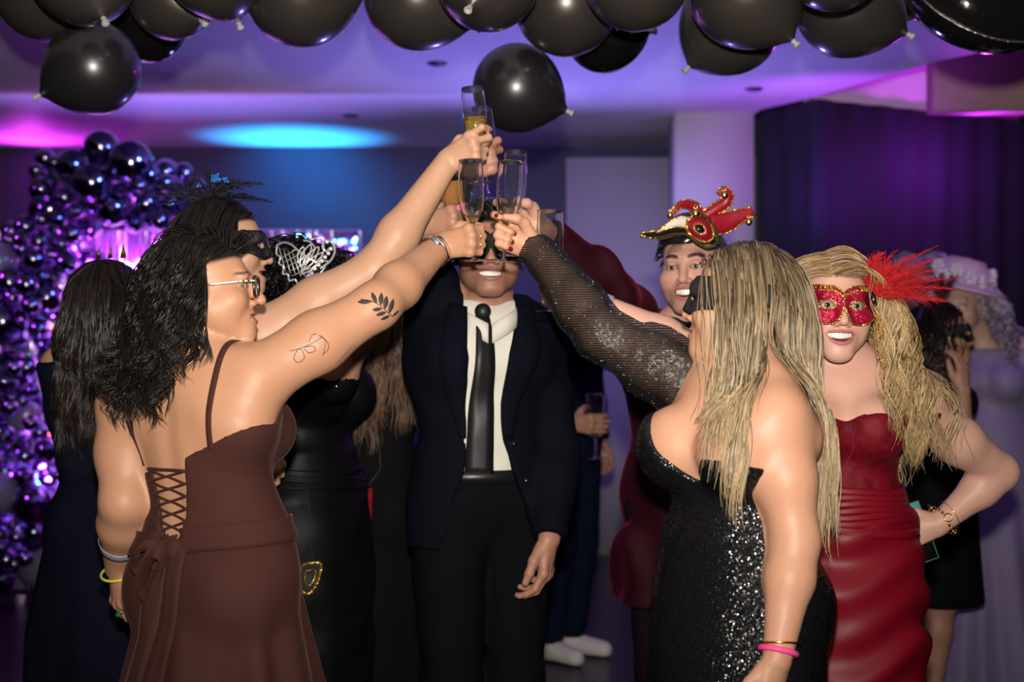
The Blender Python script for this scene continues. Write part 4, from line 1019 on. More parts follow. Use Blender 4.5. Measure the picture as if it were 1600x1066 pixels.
for sg in (-1, 1):                                    # shoulder straps
    lp = [(sg * 0.108, -0.12, 1.145 + 0.04 * (sg > 0)), (sg * 0.112, -0.11, 1.27), (sg * 0.116, -0.07, 1.345), (sg * 0.118, -0.02, 1.40), (sg * 0.115, 0.06, 1.38), (sg * 0.105, 0.12, 1.30), (sg * 0.10, 0.13, 1.24)]
    if sg > 0: lp = lp[:3] + [(sg * 0.117, -0.030, 1.405), (sg * 0.114, 0.02, 1.42)]
    Q = interp([A.t(*p) for p in lp], 40); FS_ = Field([p for p in A.B if p.tag in ('torso', 'neck', 'shoulder', 'breast') or (sg > 0 and p.tag == 'armR')]); Q = FS_.project(Q, 0.004, 8); Nn = FS_.grad(Q); T = np.gradient(Q, axis=0); T /= np.linalg.norm(T, axis=1, keepdims=True); Sd = np.cross(T, Nn)
    G = np.stack([Q - Sd * 0.0065, Q, Q + Sd * 0.0065], 1); v, f = slab(G, np.repeat(Nn[:, None], 3, 1), 0.0018); mkobj('strap', v, f, m_br, A.root)
girdle(A, FA, lambda th: 1.005 + 0.02 * np.cos(th) + 0 * th, 0.05, 0.004, 0.004, 'sash', m_br, ripple=0.0015)
strip(A, FA, [(0.025, 0.995), (0.010, 0.85), (-0.02, 0.65), (-0.04, 0.40)], [0.045, 0.060, 0.066], 0.010, 0.003, 'sash_ribbon', m_br, (0, 1, 0), 40, 4)
strip(A, FA, [(0.0, 0.985), (-0.045, 0.86), (-0.075, 0.70), (-0.09, 0.5)], [0.035, 0.05, 0.055], 0.005, 0.003, 'sash_ribbon', m_br, (0, 1, 0), 40, 4)
for dl, du in ((-0.075, -0.03), (-0.06, -0.085)):       # bow loops
    th = np.linspace(0, 6.283, 28)[:-1]; P0 = np.array([A.t(0.005 + dl * (0.5 - 0.5 * math.cos(a)), -0.165 - 0.02 * math.sin(a), 0.985 + du * (0.5 - 0.5 * math.cos(a)) + 0.022 * math.sin(a)) for a in th])
    v, f = tube(P0, 0.020, 8, closed=True, flat=0.12, up=A.T[:, 0]); mkobj('bow_loop', v, f, m_br, A.root)
v, f = ball(A.t(0.012, -0.138, 0.99), (0.022, 0.018, 0.024), 12, 8); mkobj('bow_knot', v, f, m_br, A.root)
hair(A, 2300, 0.335, 0.030, (0.009, 0.007, 0.0065), (0.016, 0.011, 0.009), part=0.028, grav=0.42, wave=0.016, wl=0.15, r=0.0016, steps=24, curl=0.016, seed=3, back=0.6, colvar=0.35, lenvar=0.22, clump=0.55, clear=0.004, clearz=0.050)
# eyeglasses
m_bf = mat('black_acetate', (0.01, 0.01, 0.012), 0.2, coat=0.5)
m_bw = mat('black_white_marbled_acetate', (0.8, 0.78, 0.75), 0.2, coat=0.4)
nt = m_bw.node_tree; vo = nt.nodes.new('ShaderNodeTexVoronoi'); vo.inputs['Scale'].default_value = 130; cr = nt.nodes.new('ShaderNodeValToRGB'); cr.color_ramp.interpolation = 'CONSTANT'; cr.color_ramp.elements[0].color = (0.01, 0.01, 0.01, 1); cr.color_ramp.elements[1].color = (0.85, 0.83, 0.8, 1); cr.color_ramp.elements[1].position = 0.42
tc = nt.nodes.new('ShaderNodeTexCoord'); nt.links.new(tc.outputs['Object'], vo.inputs['Vector']); nt.links.new(vo.outputs['Color'], cr.inputs[0]); nt.links.new(cr.outputs[0], nt.nodes['Principled BSDF'].inputs['Base Color'])
gg = bpy.data.objects.new('eyeglasses', None); COL.objects.link(gg); gg.parent = A.root; gg.location = Vector(A.h(0, 0.1, 0)) - A.root.location
gg['label'] = 'square black glasses with marbled black and white temples'
for sg in (-1, 1):
    th = np.arange(40) / 40 * 6.283; sq = lambda c: np.sign(c) * np.abs(c) ** 0.55
    P = np.array([A.h(sg * 0.035 + 0.026 * sq(math.cos(t)), 0.106 - 0.10 * (0.026 * sq(math.cos(t)) * sg) ** 1 * 0.9 + 0.0, -0.006 + 0.022 * sq(math.sin(t))) for t in th])
    v, f = tube(P, 0.0034, 6, closed=True); mkobj('rim', v, f, m_bf, gg)
    ce = P.mean(0); v = np.concatenate([P, [ce]]); mkobj('lens', v, [(i, (i + 1) % 40, 40) for i in range(40)], mat('thin_lens', (0.9, 0.9, 0.95), 0.02, alpha=0.10), gg)
    P = interp([A.h(sg * 0.061, 0.104, 0.006), A.h(sg * 0.074, 0.085, 0.006), A.h(sg * 0.084, 0.02, 0.002), A.h(sg * 0.083, -0.02, -0.004)], 16); v, f = tube(P, 0.0062, 6, flat=0.35, up=(0, 0, 1)); mkobj('temple', v, f, m_bw, gg)
P = interp([A.h(-0.009, 0.107, 0.004), A.h(0, 0.112, 0.006), A.h(0.009, 0.107, 0.004)], 8); v, f = tube(P, 0.0022, 6); mkobj('bridge', v, f, m_bf, gg)
# jewellery
A.band('R', 0.90, M_SILVER, 'watch_strap', 0.016, 0.003)
ax = nrm(A.arms['R']['wr'] - A.arms['R']['el']); c = A.arms['R']['el'] + (A.arms['R']['wr'] - A.arms['R']['el']) * 0.90; nrml = nrm(np.array([0, -1, 0.35]) - (np.array([0, -1, 0.35]) @ ax) * ax)
v, f = lathe([(0.0004, 0), (0.014, 0), (0.0155, 0.002), (0.0145, 0.006), (0.0004, 0.0065)], 24); Mw = frame(ax, nrml); v = v @ Mw.T + c + nrml * 0.030; mkobj('watch_case', v, f, M_SILVER, A.root)
A.band('L', 0.62, mat('patterned_paper_band', (0.35, 0.32, 0.42), 0.5, var=0.9, scale=140), 'entry_wristband', 0.024, 0.001)
v, f = ring(A.arms['L']['wr'] + A.arms['L']['M'] @ np.array([0, 0.012, -0.004]), A.arms['L']['M'][:, 1] + np.array([0.05, 0.25, 0]), 0.041, 0.0032, 36, 8); mkobj('glow_bracelet', v, f, mat('yellow_green_plastic', (0.75, 0.80, 0.10), 0.35, trans=0.2), A.root, label='yellow-green plastic glow bracelet')
ML = A.arms['L']['M']; rp = A.arms['L']['wr'] + ML @ np.array([0.008, 0.108, -0.006]) * 0.95; rax = ML @ np.array([0, 0.88, -0.47]); rno = ML @ np.array([0, 0.47, 0.88]); v, f = ring(rp, rax, 0.0112, 0.0014, 18, 5); mkobj('finger_ring', v, f, M_GOLD, A.root)
v, f = ball(rp + rno * 0.013, (0.007, 0.007, 0.006), 10, 6); mkobj('ring_gem', v, f, mat('green_gem', (0.01, 0.25, 0.10), 0.08, trans=0.3), A.root)
for k in (1, 2):
    p0, p1, nz = A.segs['R'][k]; v, f = ring(p0 * 0.45 + p1 * 0.55, p1 - p0, 0.0100, 0.0011, 18, 5); mkobj('finger_ring', v, f, M_GOLD, A.root)
# tattoos on the raised arm
m_ink = mat('tattoo_ink', (0.035, 0.03, 0.028), 0.6, var=0.15)
def ink(s, segs, nm, leafs=(), dcast=3.0):
    F = s.skinfield; parts = []; D = np.array([0.02, 0.97, 0.24]); D = nrm(D)
    def press(pts): return F.cast(np.array([W(x, y, dcast) - D * 0.22 for x, y in pts]), D, 0.0004, 40, 0.4)
    for pts, r in segs: parts.append(tube(press(interp(pts, 18)), r, 4))
    for (x0, y0), (x1, y1), wd in leafs:
        t = np.linspace(0.02, 0.98, 9); n2 = nrm((-(y1 - y0), x1 - x0)); G = []
        for tt in t:
            w2 = wd * math.sin(math.pi * tt) ** 0.8; c = np.array([x0 + (x1 - x0) * tt, y0 + (y1 - y0) * tt]); G.append([c - n2 * w2, c, c + n2 * w2])
        G = press(np.array(G).reshape(-1, 2)).reshape(9, 3, 3); parts.append(slab(G, np.tile(-D, (9, 3, 1)), 0.0003))
    v, f = jl(parts); return mkobj(nm, v, f, m_ink, s.root)
ink(A, [([(566, 462), (585, 465), (600, 475), (614, 492)], 0.0008)], 'leaf_tattoo', [((585, 465), (562, 466), 3.2), ((592, 468), (583, 452), 3.2), ((598, 472), (598, 453), 3.6), ((604, 478), (606, 458), 3.8), ((610, 486), (616, 464), 3.8), ((600, 477), (585, 478), 3.0), ((606, 483), (590, 487), 3.2), ((611, 490), (597, 495), 3.0), ((614, 493), (624, 484), 2.2)])
ink(A, [([(466, 530), (480, 527), (496, 521), (512, 512)], 0.0006), ([(478, 527), (472, 540), (478, 548), (487, 542), (484, 530), (478, 527)], 0.0007), ([(486, 527), (494, 534), (503, 531), (500, 524), (486, 525)], 0.0007), ([(508, 508), (520, 518), (522, 530), (514, 538)], 0.0007), ([(512, 508), (518, 520), (514, 540)], 0.0006), ([(494, 518), (498, 508), (506, 506)], 0.0006)], 'flower_tattoo')
ink(A, [([(530 + k * 4, 560 - k * 4.4), (536 + k * 4, 553 - k * 4), (538 + k * 4, 562 - k * 4.4)], 0.0004) for k in range(6)], 'script_tattoo')

# ================================================================== taller woman in green behind her
gb = grasp('R', 'B', 0.37, (0.74, -0.42, 0.40))
B = Person('tall dark-haired woman with black feather fascinator, raising the highest flute', 322, 3.60, (0.95, 0.25), st=1.78, w=0.98, a=1.08, skin=(0.56, 0.31, 0.195),
    head=W(352, 384, 3.52), hf=(0.97, 0.10, 0.0), smile=0.8, hair=(0.008, 0.006, 0.006),
    arms={'R': dict(sh=W(408, 528, 3.36), el=W(586, 421, 3.37), **gb), 'L': dict(el=np.array([-0.74, 3.82, 1.175]), wr=np.array([-0.625, 3.64, 1.150]), hand=((0.16, -0.05, -1), (0.5, -0.85, 0), 'relax'))})
B.body(); B.face_bits()
m_gr = mat('dark_green_satin', (0.006, 0.06, 0.05), 0.3, var=0.2, bump=0.1, bscale=20)
d_, FB = B.garment('dress', B.pick(('torso', 'breast', 'shoulder'), 0.006) + [B.skirt([(1.0, 0.15, 0.11), (0.9, 0.19, 0.15), (0.5, 0.18, 0.16), (0.02, 0.18, 0.18)], 8, 0.04)], [above(B, lambda l, f: 1.30 + 0 * l)], m_gr, 0.011)
hair(B, 1500, 0.52, 0.018, (0.008, 0.006, 0.006), (0.014, 0.008, 0.006), part=0.0, grav=0.45, wave=0.004, wl=0.2, r=0.0020, steps=22, seed=5, colvar=0.3, back=0.3, clump=0.4, clear=0.035, clearz=0.06)
fa = bpy.data.objects.new('feather_fascinator', None); COL.objects.link(fa); fa.parent = B.root; fa.location = Vector(W(325, 305, 3.5)) - B.root.location
m_bfe = mat('black_feather', (0.008, 0.008, 0.012), 0.5, var=0.2)
for k in range(11):
    a = -1.25 + k * 0.24; feather(W(330, 318, 3.5), (math.sin(a), -0.15 + 0.1 * (k % 3), 0.95 * math.cos(a) + 0.1), (math.sin(a) * 0.5, 0, -0.45), 0.09 + 0.025 * (k % 3), m_bfe, 'feather', fa, 34, 0.015, k, 0.0010)
parts = [ball(W(342 + RNG.normal(0, 7), 281 + RNG.normal(0, 3.5), 3.44 + RNG.normal(0, 0.01)), 0.004, 6, 4) for k in range(26)]
v, f = jl(parts); mkobj('blue_beads', v, f, mat('blue_gem', (0.05, 0.25, 0.8), 0.08, 0.5), fa)
# half mask on her face
def eye_mask(s, m, name, wide=0.082, top=0.034, bot=-0.036, off=0.004, trim=None, nose=0.5, hx=0.017, hz=0.0095, thick=0.0016, trimr=0.0018, parent=None):
    """masquerade half mask with two eye holes, draped over the face; two halves meeting over the nose"""
    root = bpy.data.objects.new(name, None); COL.objects.link(root); root.parent = s.root; root.location = Vector(s.h(0, 0.1, 0)) - s.root.location
    D = -s.Hm[:, 1]; FF = Field([p for p in s.B if p.tag == 'head' and not p.sub])
    for sg in (-1, 1):
        n, m_ = 48, 6; G = []
        for j in range(n):
            a = j / n * 2 * math.pi; ca, sa = math.cos(a), math.sin(a)
            inner = np.array([0.033 + hx * ca, -0.002 + hz * sa * (1.0 if sa > 0 else 0.85)])
            # outer outline: reaches the centre line on the nose side
            ox = 0.033 + (wide - 0.033) * max(ca, 0) ** 0.8 if ca > 0 else 0.033 - 0.033 * min(1.0, (-ca) ** 0.55 * 1.02)
            oz = (top * (abs(sa) ** 0.75) * (1 + 0.12 * ca)) if sa > 0 else (bot * abs(sa) ** 0.8 * (1.0 - 0.05 * ca))
            if ca < 0: oz = oz * (1 - (0.18 if sa > 0 else 0.9) * (-ca) ** 1.6) + (0.012 if sa > 0 else -0.004) * (-ca) ** 3
            outer = np.array([max(ox, 0.0), oz])
            G.append([inner + (outer - inner) * t for t in np.linspace(0, 1, m_)])
        G = np.array(G).transpose(1, 0, 2)                                  # m_, n, 2
        P0 = s.Hc + (np.stack([sg * G[..., 0], np.full(G.shape[:2], 0.16), G[..., 1]], -1) * s.hs) @ s.Hm.T
        Q = FF.cast(P0, D, off, 30, 0.25)
        # keep the far edge from wrapping too deep
        v, f = slab(Q, np.tile(-D, (m_, n, 1)), thick, wrap=True); mkobj('mask_half', v, f, m, root)
        if trim:
            for row, rr in ((0, trimr * 0.8), (m_ - 1, trimr)):
                v, f = tube(Q[row] - D * thick, rr, 5, closed=True); mkobj('trim', v, f, trim, root)
    return root
eye_mask(B, mat('black_lace', (0.01, 0.01, 0.012), 0.4, bump=0.5, bscale=200), 'eye_mask', trim=mat('black_acetate'))

# ================================================================== woman in navy at the garland
C = Person('woman with long dark hair in a navy gown, her back turned, beside the balloon garland', 180, 3.95, (0.25, 0.97), st=1.63, w=1.0, skin=(0.5, 0.27, 0.17), head=W(176, 474, 3.93), hf=(0.6, 0.8, 0), hair=(0.012, 0.008, 0.007), hv=0.006, vox=0.012,
    arms={'L': dict(el=W(118, 720, 3.9), wr=W(150, 800, 4.05)), 'R': dict(el=W(232, 720, 3.95), wr=W(225, 800, 4.1))})
C.body()
m_nv = mat('navy_crepe', (0.006, 0.007, 0.016), 0.8, var=0.1, spec=0.06)
d_, FC = C.garment('gown', C.pick(('torso', 'breast', 'shoulder'), 0.008) + C.pick(('armL', 'armR'), 0.008) + [C.skirt([(1.02, 0.135, 0.105), (0.9, 0.19, 0.16), (0.6, 0.25, 0.22), (0.02, 0.27, 0.24)], 9, 0.05, 2.0)], [above(C, lambda l, f: 1.36 + 0 * l)], m_nv, 0.011)
girdle(C, FC, lambda th: 1.035 + 0 * th, 0.012, 0.002, 0.002, 'waist_seam', m_nv)
hair(C, 1300, 0.47, 0.010, (0.012, 0.008, 0.007), (0.022, 0.012, 0.009), part=0.0, grav=0.42, wave=0.007, wl=0.16, r=0.0023, steps=22, seed=9, colvar=0.35, lenvar=0.25, clump=0.4, avoid=[(C.arms['L']['sh'] + np.array([-0.02, 0, 0]), C.arms['L']['el'], 0.075), (C.arms['R']['sh'], C.arms['R']['el'], 0.06)])
parts = []
for k in range(5): 
    a = (k - 2) * 0.42; p = C.h(0.072 * math.sin(a), 0.035 - 0.02 * abs(k - 2), 0.125); parts.append(tube([p, p + C.Hm[:, 2] * (0.045 - 0.006 * abs(k - 2))], [0.008, 0.0008], 5))
v, f = jl(parts); mkobj('tiara', v, f, M_GOLD, C.root)

# ================================================================== woman in black satin with the silver mask
gdm = grasp('R', 'D', 0.40, (0.84, -0.35, 0.12))
D = Person('woman in a black satin cut-out dress with a silver filigree mask, raising an orange cocktail', 482, 3.95, (0.9, -0.40), st=1.69, w=1.02, a=1.0, bust=1.1, skin=(0.42, 0.215, 0.135),
    head=W(486, 446, 3.9), hf=(0.95, 0.05, 0), hair=(0.006, 0.005, 0.005), hv=0.005, arms={'R': dict(sh=W(520, 588, 3.70), el=W(588, 452, 3.66), **gdm), 'L': dict(el=np.array([-0.52, 4.19, 1.16]), wr=np.array([-0.54, 4.20, 0.93]), hand=((-0.1, 0, -1), (0.1, 1, 0), 'relax'))})
D.body()
m_sat = mat('black_satin', (0.004, 0.004, 0.0045), 0.5, var=0.2, bump=0.25, bscale=9, spec=0.15)
cut = lambda l, f, u: np.maximum(np.maximum(np.abs(u - 1.11) - 0.055 + 0.8 * np.maximum(f + 0.03, 0), 0.0 - l), f - 0.03)
d_, FD = D.garment('dress', D.pick(('torso', 'breast', 'shoulder'), 0.007) + [D.skirt([(1.06, 0.142, 0.108), (0.95, 0.188, 0.15), (0.8, 0.198, 0.17), (0.4, 0.175, 0.17), (0.02, 0.17, 0.17)], 7, 0.025, 1.0)],
    [wrinkle(D, 0.004, 34, 16, 0.6), above(D, lambda l, f: 1.275 + 0.03 * np.exp(-((np.abs(l) - 0.07) / 0.045) ** 2) * (f > 0)), carve(D, cut)], m_sat, 0.009)
for u in (1.03, 1.005, 0.98): girdle(D, FD, lambda th, u=u: u + 0.012 * np.sin(th + u * 40), 0.018, 0.001, 0.004, 'waist_fold', m_sat)
hair(D, 1300, 0.20, 0.032, (0.006, 0.005, 0.005), part=0.0, grav=0.30, wave=0.012, wl=0.05, r=0.0022, steps=18, seed=12, colvar=0.3, spread=0.25)
# silver filigree butterfly mask
fm = bpy.data.objects.new('filigree_mask', None); COL.objects.link(fm); fm.parent = D.root; fm.location = Vector(W(480, 410, 3.68)) - D.root.location; fm['label'] = 'silver filigree butterfly mask with scrolls and pearls'
def fil(pts, r, n=24, closed=False):
    Q = interp(pts, n) if not closed else interp(list(pts) + [pts[0]], n)[:-1]
    return tube(np.array([W(x, y, 3.665 + 0.00002 * ((x - 480) ** 2 + (y - 410) ** 2)) for x, y in Q]), r, 5, closed=closed)
scallop = [(433, 383), (432, 397), (438, 402), (436, 412), (443, 417), (442, 428), (450, 429), (452, 439), (461, 437), (466, 444), (475, 441), (482, 447), (492, 441)]
m_fs = mat('silver_filigree', (0.72, 0.71, 0.70), 0.35, 0.6, var=0.15)
mkobj('wing_edge', *fil(scallop, 0.0030, 60), m_fs, fm); mkobj('wing_edge', *fil([(433, 383), (444, 379), (456, 383), (466, 392), (480, 402), (498, 412)], 0.0030, 30), m_fs, fm)
for k in range(5): mkobj('lattice_bar', *fil([(436 + k * 7, 386 + k * 3), (446 + k * 8, 424 + k * 3)], 0.0012, 6), m_fs, fm)
for k in range(5): mkobj('lattice_bar', *fil([(439 + k * 4, 404 + k * 7), (462 + k * 6, 390 + k * 7)], 0.0012, 6), m_fs, fm)
for (x, y, ex, ey, w_) in ((470, 430, 505, 395, 7), (470, 425, 498, 386, 7), (468, 418, 486, 382, 6), (478, 436, 512, 408, 7), (466, 412, 474, 386, 5)):
    n2 = nrm((-(ey - y), ex - x)); mid = ((x + ex) / 2, (y + ey) / 2)
    mkobj('petal_loop', *fil([(x, y), (mid[0] + n2[0] * w_, mid[1] + n2[1] * w_), (ex, ey), (mid[0] - n2[0] * w_, mid[1] - n2[1] * w_)], 0.0021, 28, True), m_fs, fm)
mkobj('scroll', *fil([(500, 420), (516, 408), (523, 393), (519, 379), (508, 376), (504, 386), (510, 393), (515, 388)], 0.0034, 40), m_fs, fm)
mkobj('scroll', *fil([(492, 412), (504, 398), (505, 380), (497, 372), (488, 374), (480, 371)], 0.0026, 36), m_fs, fm)
mkobj('scroll', *fil([(486, 402), (492, 388), (484, 378), (474, 376)], 0.0022, 24), m_fs, fm)
for (x, y) in ((508, 402), (513, 396), (517, 389), (503, 408), (498, 414), (511, 378), (492, 420)): mkobj('pearl', *ball(W(x, y, 3.66), 0.0052, 10, 7), mat('pearl', (0.8, 0.78, 0.8), 0.2, coat=0.6), fm)
for (x, y) in ((482, 432), (490, 436), (476, 440), (487, 427), (496, 430)): mkobj('lilac_gem', *ball(W(x, y, 3.66), (0.007, 0.004, 0.006), 8, 6), mat('lilac_gem', (0.6, 0.42, 0.75), 0.12, trans=0.3), fm)
D.band('R', 0.86, mat('steel_strap', (0.5, 0.5, 0.5), 0.25, 1.0, var=0.5, scale=120), 'watch_strap', 0.02, 0.003)
p0, p1, nz = D.segs['R'][0]; rp = p0 * 0.5 + p1 * 0.5; dr_ = nrm(p1 - p0); sd_ = np.cross(dr_, nz)
v, f = ring(rp, dr_, 0.0100, 0.0014, 18, 5); mkobj('finger_ring', v, f, M_SILVER, D.root)
parts = [ball(rp + nz * 0.0115 + 0.0045 * (math.cos(a) * sd_ + math.sin(a) * dr_), 0.0038, 7, 5) for a in np.arange(5) * 1.257]; v, f = jl(parts); mkobj('flower_gem', v, f, mat('pink_plastic', (0.95, 0.16, 0.45), 0.3), D.root, label='pink flower on the ring')
for i, (x, y) in enumerate(((524, 588), (525, 596), (526, 604))): mkobj('earring_drop', *ball(W(x, y, 3.64), (0.003, 0.003, 0.0065), 8, 6), M_SILVER, D.root)
# black mask with gold edge, tied by its ribbon to the waist folds and lying on the satin skirt
mk = empty('carnival_mask', W(487, 930, 3.62), 'black half mask with gold glitter edge hanging beside the brown skirt', 'mask')
ol = [(470, 884), (486, 879), (502, 880), (500, 900), (492, 918), (480, 928), (468, 915)]
Q = interp(ol + [ol[0]], 41)[:-1]; onD = lambda pts, off: (lambda P0: FD.cast(P0, nrm3(P0 - np.array([0, 0, CAM_Z])), off, 40, 0.5))(np.array([W(x, y, 3.55) for x, y in pts]))   # lay points on her skirt
Qw = onD(Q, 0.006); Qw[:, 1] = 0.4 * Qw[:, 1] + 0.6 * Qw[:, 1].min(); ce = Qw.mean(0); mk.location = tuple(float(q_) for q_ in Qw[Qw[:, 2].argmin()])
G = np.stack([ce + (Qw - ce) * t for t in (0.5, 0.75, 1.0)]); v, f = slab(G, np.tile([0, 1.0, 0], (3, 40, 1)), 0.006, wrap=True); mkobj('mask_shell', v, f, mat('black_velour', (0.012, 0.011, 0.012), 0.8), mk)
mkobj('gold_edge', *tube(Qw + np.array([0, -0.002, 0]), 0.0042, 6, closed=True), M_GOLDG, mk); mkobj('gold_edge', *tube(G[0] + np.array([0, -0.002, 0]), 0.0025, 6, closed=True), M_GOLDG, mk)
mkobj('ribbon', *tube(np.concatenate([[Qw[Qw[:, 2].argmax()]], onD(interp([(488, 874), (485, 830), (482, 790), (480, 758)], 14), 0.003)]), 0.0018, 4), mat('black_velour'), mk)

# ================================================================== long-haired woman behind
E = Person('woman with long brown hair in black, turned away behind the raised tattooed arm', 580, 4.45, (0.2, 0.98), st=1.60, skin=(0.42, 0.22, 0.14), head=W(578, 470, 4.42), hf=(0.3, 0.95, 0), hair=(0.03, 0.014, 0.009), hv=0.007, vox=0.013,
    arms={'L': dict(el=W(545, 700, 4.5), wr=W(560, 790, 4.6)), 'R': dict(el=W(612, 690, 4.5), wr=W(590, 760, 4.66))})
E.body()
m_bk = mat('black_crepe', (0.006, 0.006, 0.0065), 0.8, var=0.1, spec=0.06)
d_, FE = E.garment('dress', E.pick(('torso', 'breast', 'shoulder', 'armL', 'armR', 'foreL', 'foreR'), 0.008) + [E.skirt([(1.02, 0.13, 0.1), (0.9, 0.175, 0.14), (0.5, 0.19, 0.17), (0.02, 0.25, 0.22)], 8, 0.03)], [above(E, lambda l, f: 1.36 + 0 * l)], m_bk, 0.012)
hair(E, 1000, 0.50, 0.03, (0.035, 0.017, 0.010), (0.12, 0.062, 0.035), part=0.0, grav=0.4, wave=0.006, wl=0.15, r=0.0026, steps=20, seed=14, colvar=0.4, clump=0.4)
cs = FE.cast(np.array([W(571, 790, 3.9)]), (0, 1, 0), 0.0, 40, 0.8)[0]; cy = float(cs[1]) - 0.016; cl = empty('clutch_bag', W(571, 813, cy), 'small red clutch bag hanging between the two women in black', 'bag')
mkobj('bag_body', *join([box(W(563, 812, cy) - np.array([0, 0.015, 0]), W(581, 764, cy) + np.array([0, 0.015, 0]))]), mat('red_leather', (0.35, 0.01, 0.02), 0.4), cl, smooth=False)
mkobj('bag_flap', *box(W(562, 784, cy) - np.array([0, 0.018, 0]), W(582, 763, cy) + np.array([0, 0.0155, 0])), mat('red_leather'), cl, smooth=False)
sq = Field([p.grow(0.010) for p in E.B if p.tag in ('torso', 'shoulder', 'breast', 'leg')]).cast(np.array([W(x, y, 3.9) for x, y in interp([(572, 764), (568, 700), (564, 640), (558, 592)], 26)]), (0, 1, 0), 0.003, 40, 0.8); sq[0] = W(572, 764, cy)
mkobj('shoulder_strap', *tube(sq, 0.003, 5), mat('black_strap_leather', (0.008, 0.008, 0.008), 0.5), cl)

# ================================================================== man in the navy suit
gf = grasp('R', 'F', 0.42, (0.86, 0.1, 0.45), 1.06)
F = Person('man in navy suit, white shirt and black tie wearing a dark mask', 752, 3.80, (0.33, -0.94), 'm', st=1.79, w=0.98, q=0.95, skin=(0.42, 0.20, 0.135), head=W(764, 392, 3.74), hf=(0.06, -1, 0.06), tilt=(0, 0.03), hs=1.04, smile=0.8, stubble=0.55,
    hair=(0.010, 0.007, 0.006), lips=(0.33, 0.11, 0.10), arms={'R': dict(sh=W(684, 505, 3.84), el=W(661, 396, 3.71), **gf), 'L': dict(sh=W(832, 535, 3.86), el=W(868, 700, 3.82), wr=W(858, 842, 3.68), hand=((-0.10, -0.10, -1), (0.8, -0.3, 0), 'relax'))})
F.body(); F.face_bits()
m_sh = mat('white_cotton', (0.72, 0.69, 0.60), 0.7, var=0.05, bump=0.05, bscale=30)
m_suit = mat('navy_suiting', (0.0038, 0.0048, 0.0095), 0.8, var=0.15, scale=200, bump=0.03, bscale=300, spec=0.06)
m_blk = mat('black_trouser_cloth', (0.005, 0.005, 0.0065), 0.85, var=0.1, spec=0.05)
shirt, FS = F.garment('shirt', F.pick(('torso', 'shoulder'), 0.010), [above(F, lambda l, f: 1.485 + 0 * l), below(F, 1.02), wrinkle(F, 0.0015, 60, 22)], m_sh, 0.010)
ol = lambda u: np.interp(u, [0.70, 0.90, 1.04, 1.12, 1.22, 1.34, 1.48], [-0.16, -0.10, -0.045, -0.018, -0.012, -0.030, -0.075])
orr = lambda u: np.interp(u, [0.70, 0.90, 1.04, 1.16, 1.30, 1.40, 1.48], [0.19, 0.13, 0.085, 0.080, 0.088, 0.078, 0.065])
opening = lambda l, f, u: np.maximum(np.maximum(ol(u) - l, l - orr(u)), 0.0 - f)
slv = lambda s, g: s.pick(('armR', 'armL', 'foreR', 'foreL'), g)
def front_cut(s, fn): return FN(lambda P: (fn(*s.tl(P)) * s.s).astype(np.float32), s.O - 1, s.O + 2, 0.003, '', True)
jbody = F.pick(('torso', 'shoulder'), 0.022) + [F.skirt([(1.10, 0.172, 0.132), (0.95, 0.196, 0.150), (0.84, 0.205, 0.155)], 5, 0.012)]
jprims = jbody + [front_cut(F, opening), front_cut(F, lambda l, f, u: 1.500 - u)] + slv(F, 0.017)
jmods = [wrinkle(F, 0.003, 30, 14, 0.4), below(F, 0.845), cut_at(F.arms['L']['wr'] - nrm(F.arms['L']['wr'] - F.arms['L']['el']) * 0.005, F.arms['L']['wr'] - F.arms['L']['el'], 0.2), cut_at(F.arms['R']['wr'], F.arms['R']['wr'] - F.arms['R']['el'], 0.2)]
jk, FJ = F.garment('jacket', jprims, jmods, m_suit, 0.009)
FJ0 = Field(jbody)
us = np.linspace(1.47, 1.13, 20)
for sgn, fn, w_ in ((-1, ol, (0.045, 0.085, 0.02)), (1, orr, (0.04, 0.07, 0.015))):
    strip(F, FJ0, [(fn(u) + sgn * np.interp(u, [1.13, 1.36, 1.47], [w_[2], w_[1], w_[0]]) / 2, u) for u in us], [w_[0], (w_[0] + w_[1]) / 2, w_[1], w_[1] * 0.8, w_[2] * 2, w_[2]], 0.003, 0.004, 'lapel', m_suit, (0, -1, 0), 24, 4)
for u in (1.115, 1.02): mkobj('jacket_button', *ball(FJ0.cast(F.t(ol(u) - 0.022, 0.4, u)[None], -F.T[:, 1], 0.002)[0], 0.007, 10, 6), m_bf, F.root)
# collar, tie, belt
for sg in (-1, 1):
    pts = [F.h(sg * 0.004, 0.045, -0.190), F.h(sg * 0.045, 0.030, -0.165), F.h(sg * 0.066, -0.02, -0.140), F.h(sg * 0.03, -0.075, -0.125)]
    Q = interp(pts, 14); lo_ = np.array([0, 0, -0.034]); out = np.array([nrm((q - F.h(0, -0.02, -0.15)) * np.array([1, 1, 0])) for q in Q]); G = np.stack([Q, Q + lo_ * 0.5 + out * 0.006, Q + lo_ * np.linspace(1.5, 0.8, 14)[:, None] + out * 0.014], 1)
    v, f = slab(G, np.repeat(out[:, None], 3, 1), 0.003); mkobj('shirt_collar', v, f, m_sh, F.root)
m_tie = mat('black_silk', (0.008, 0.008, 0.009), 0.45, var=0.1, spec=0.4)
strip(F, FS, [(0.030, 1.440), (0.033, 1.36), (0.040, 1.2), (0.045, 1.04)], [0.036, 0.050, 0.064, 0.072], 0.004, 0.004, 'tie', m_tie, (0, -1, 0), 30, 4)
kc = FS.cast(F.t(0.028, 0.4, 1.452)[None], -F.T[:, 1], 0.010)[0]; mkobj('tie_knot', *ball(kc, (0.022, 0.014, 0.022), 12, 8), m_tie, F.root)
tr, FT = trousers(F, m_blk)
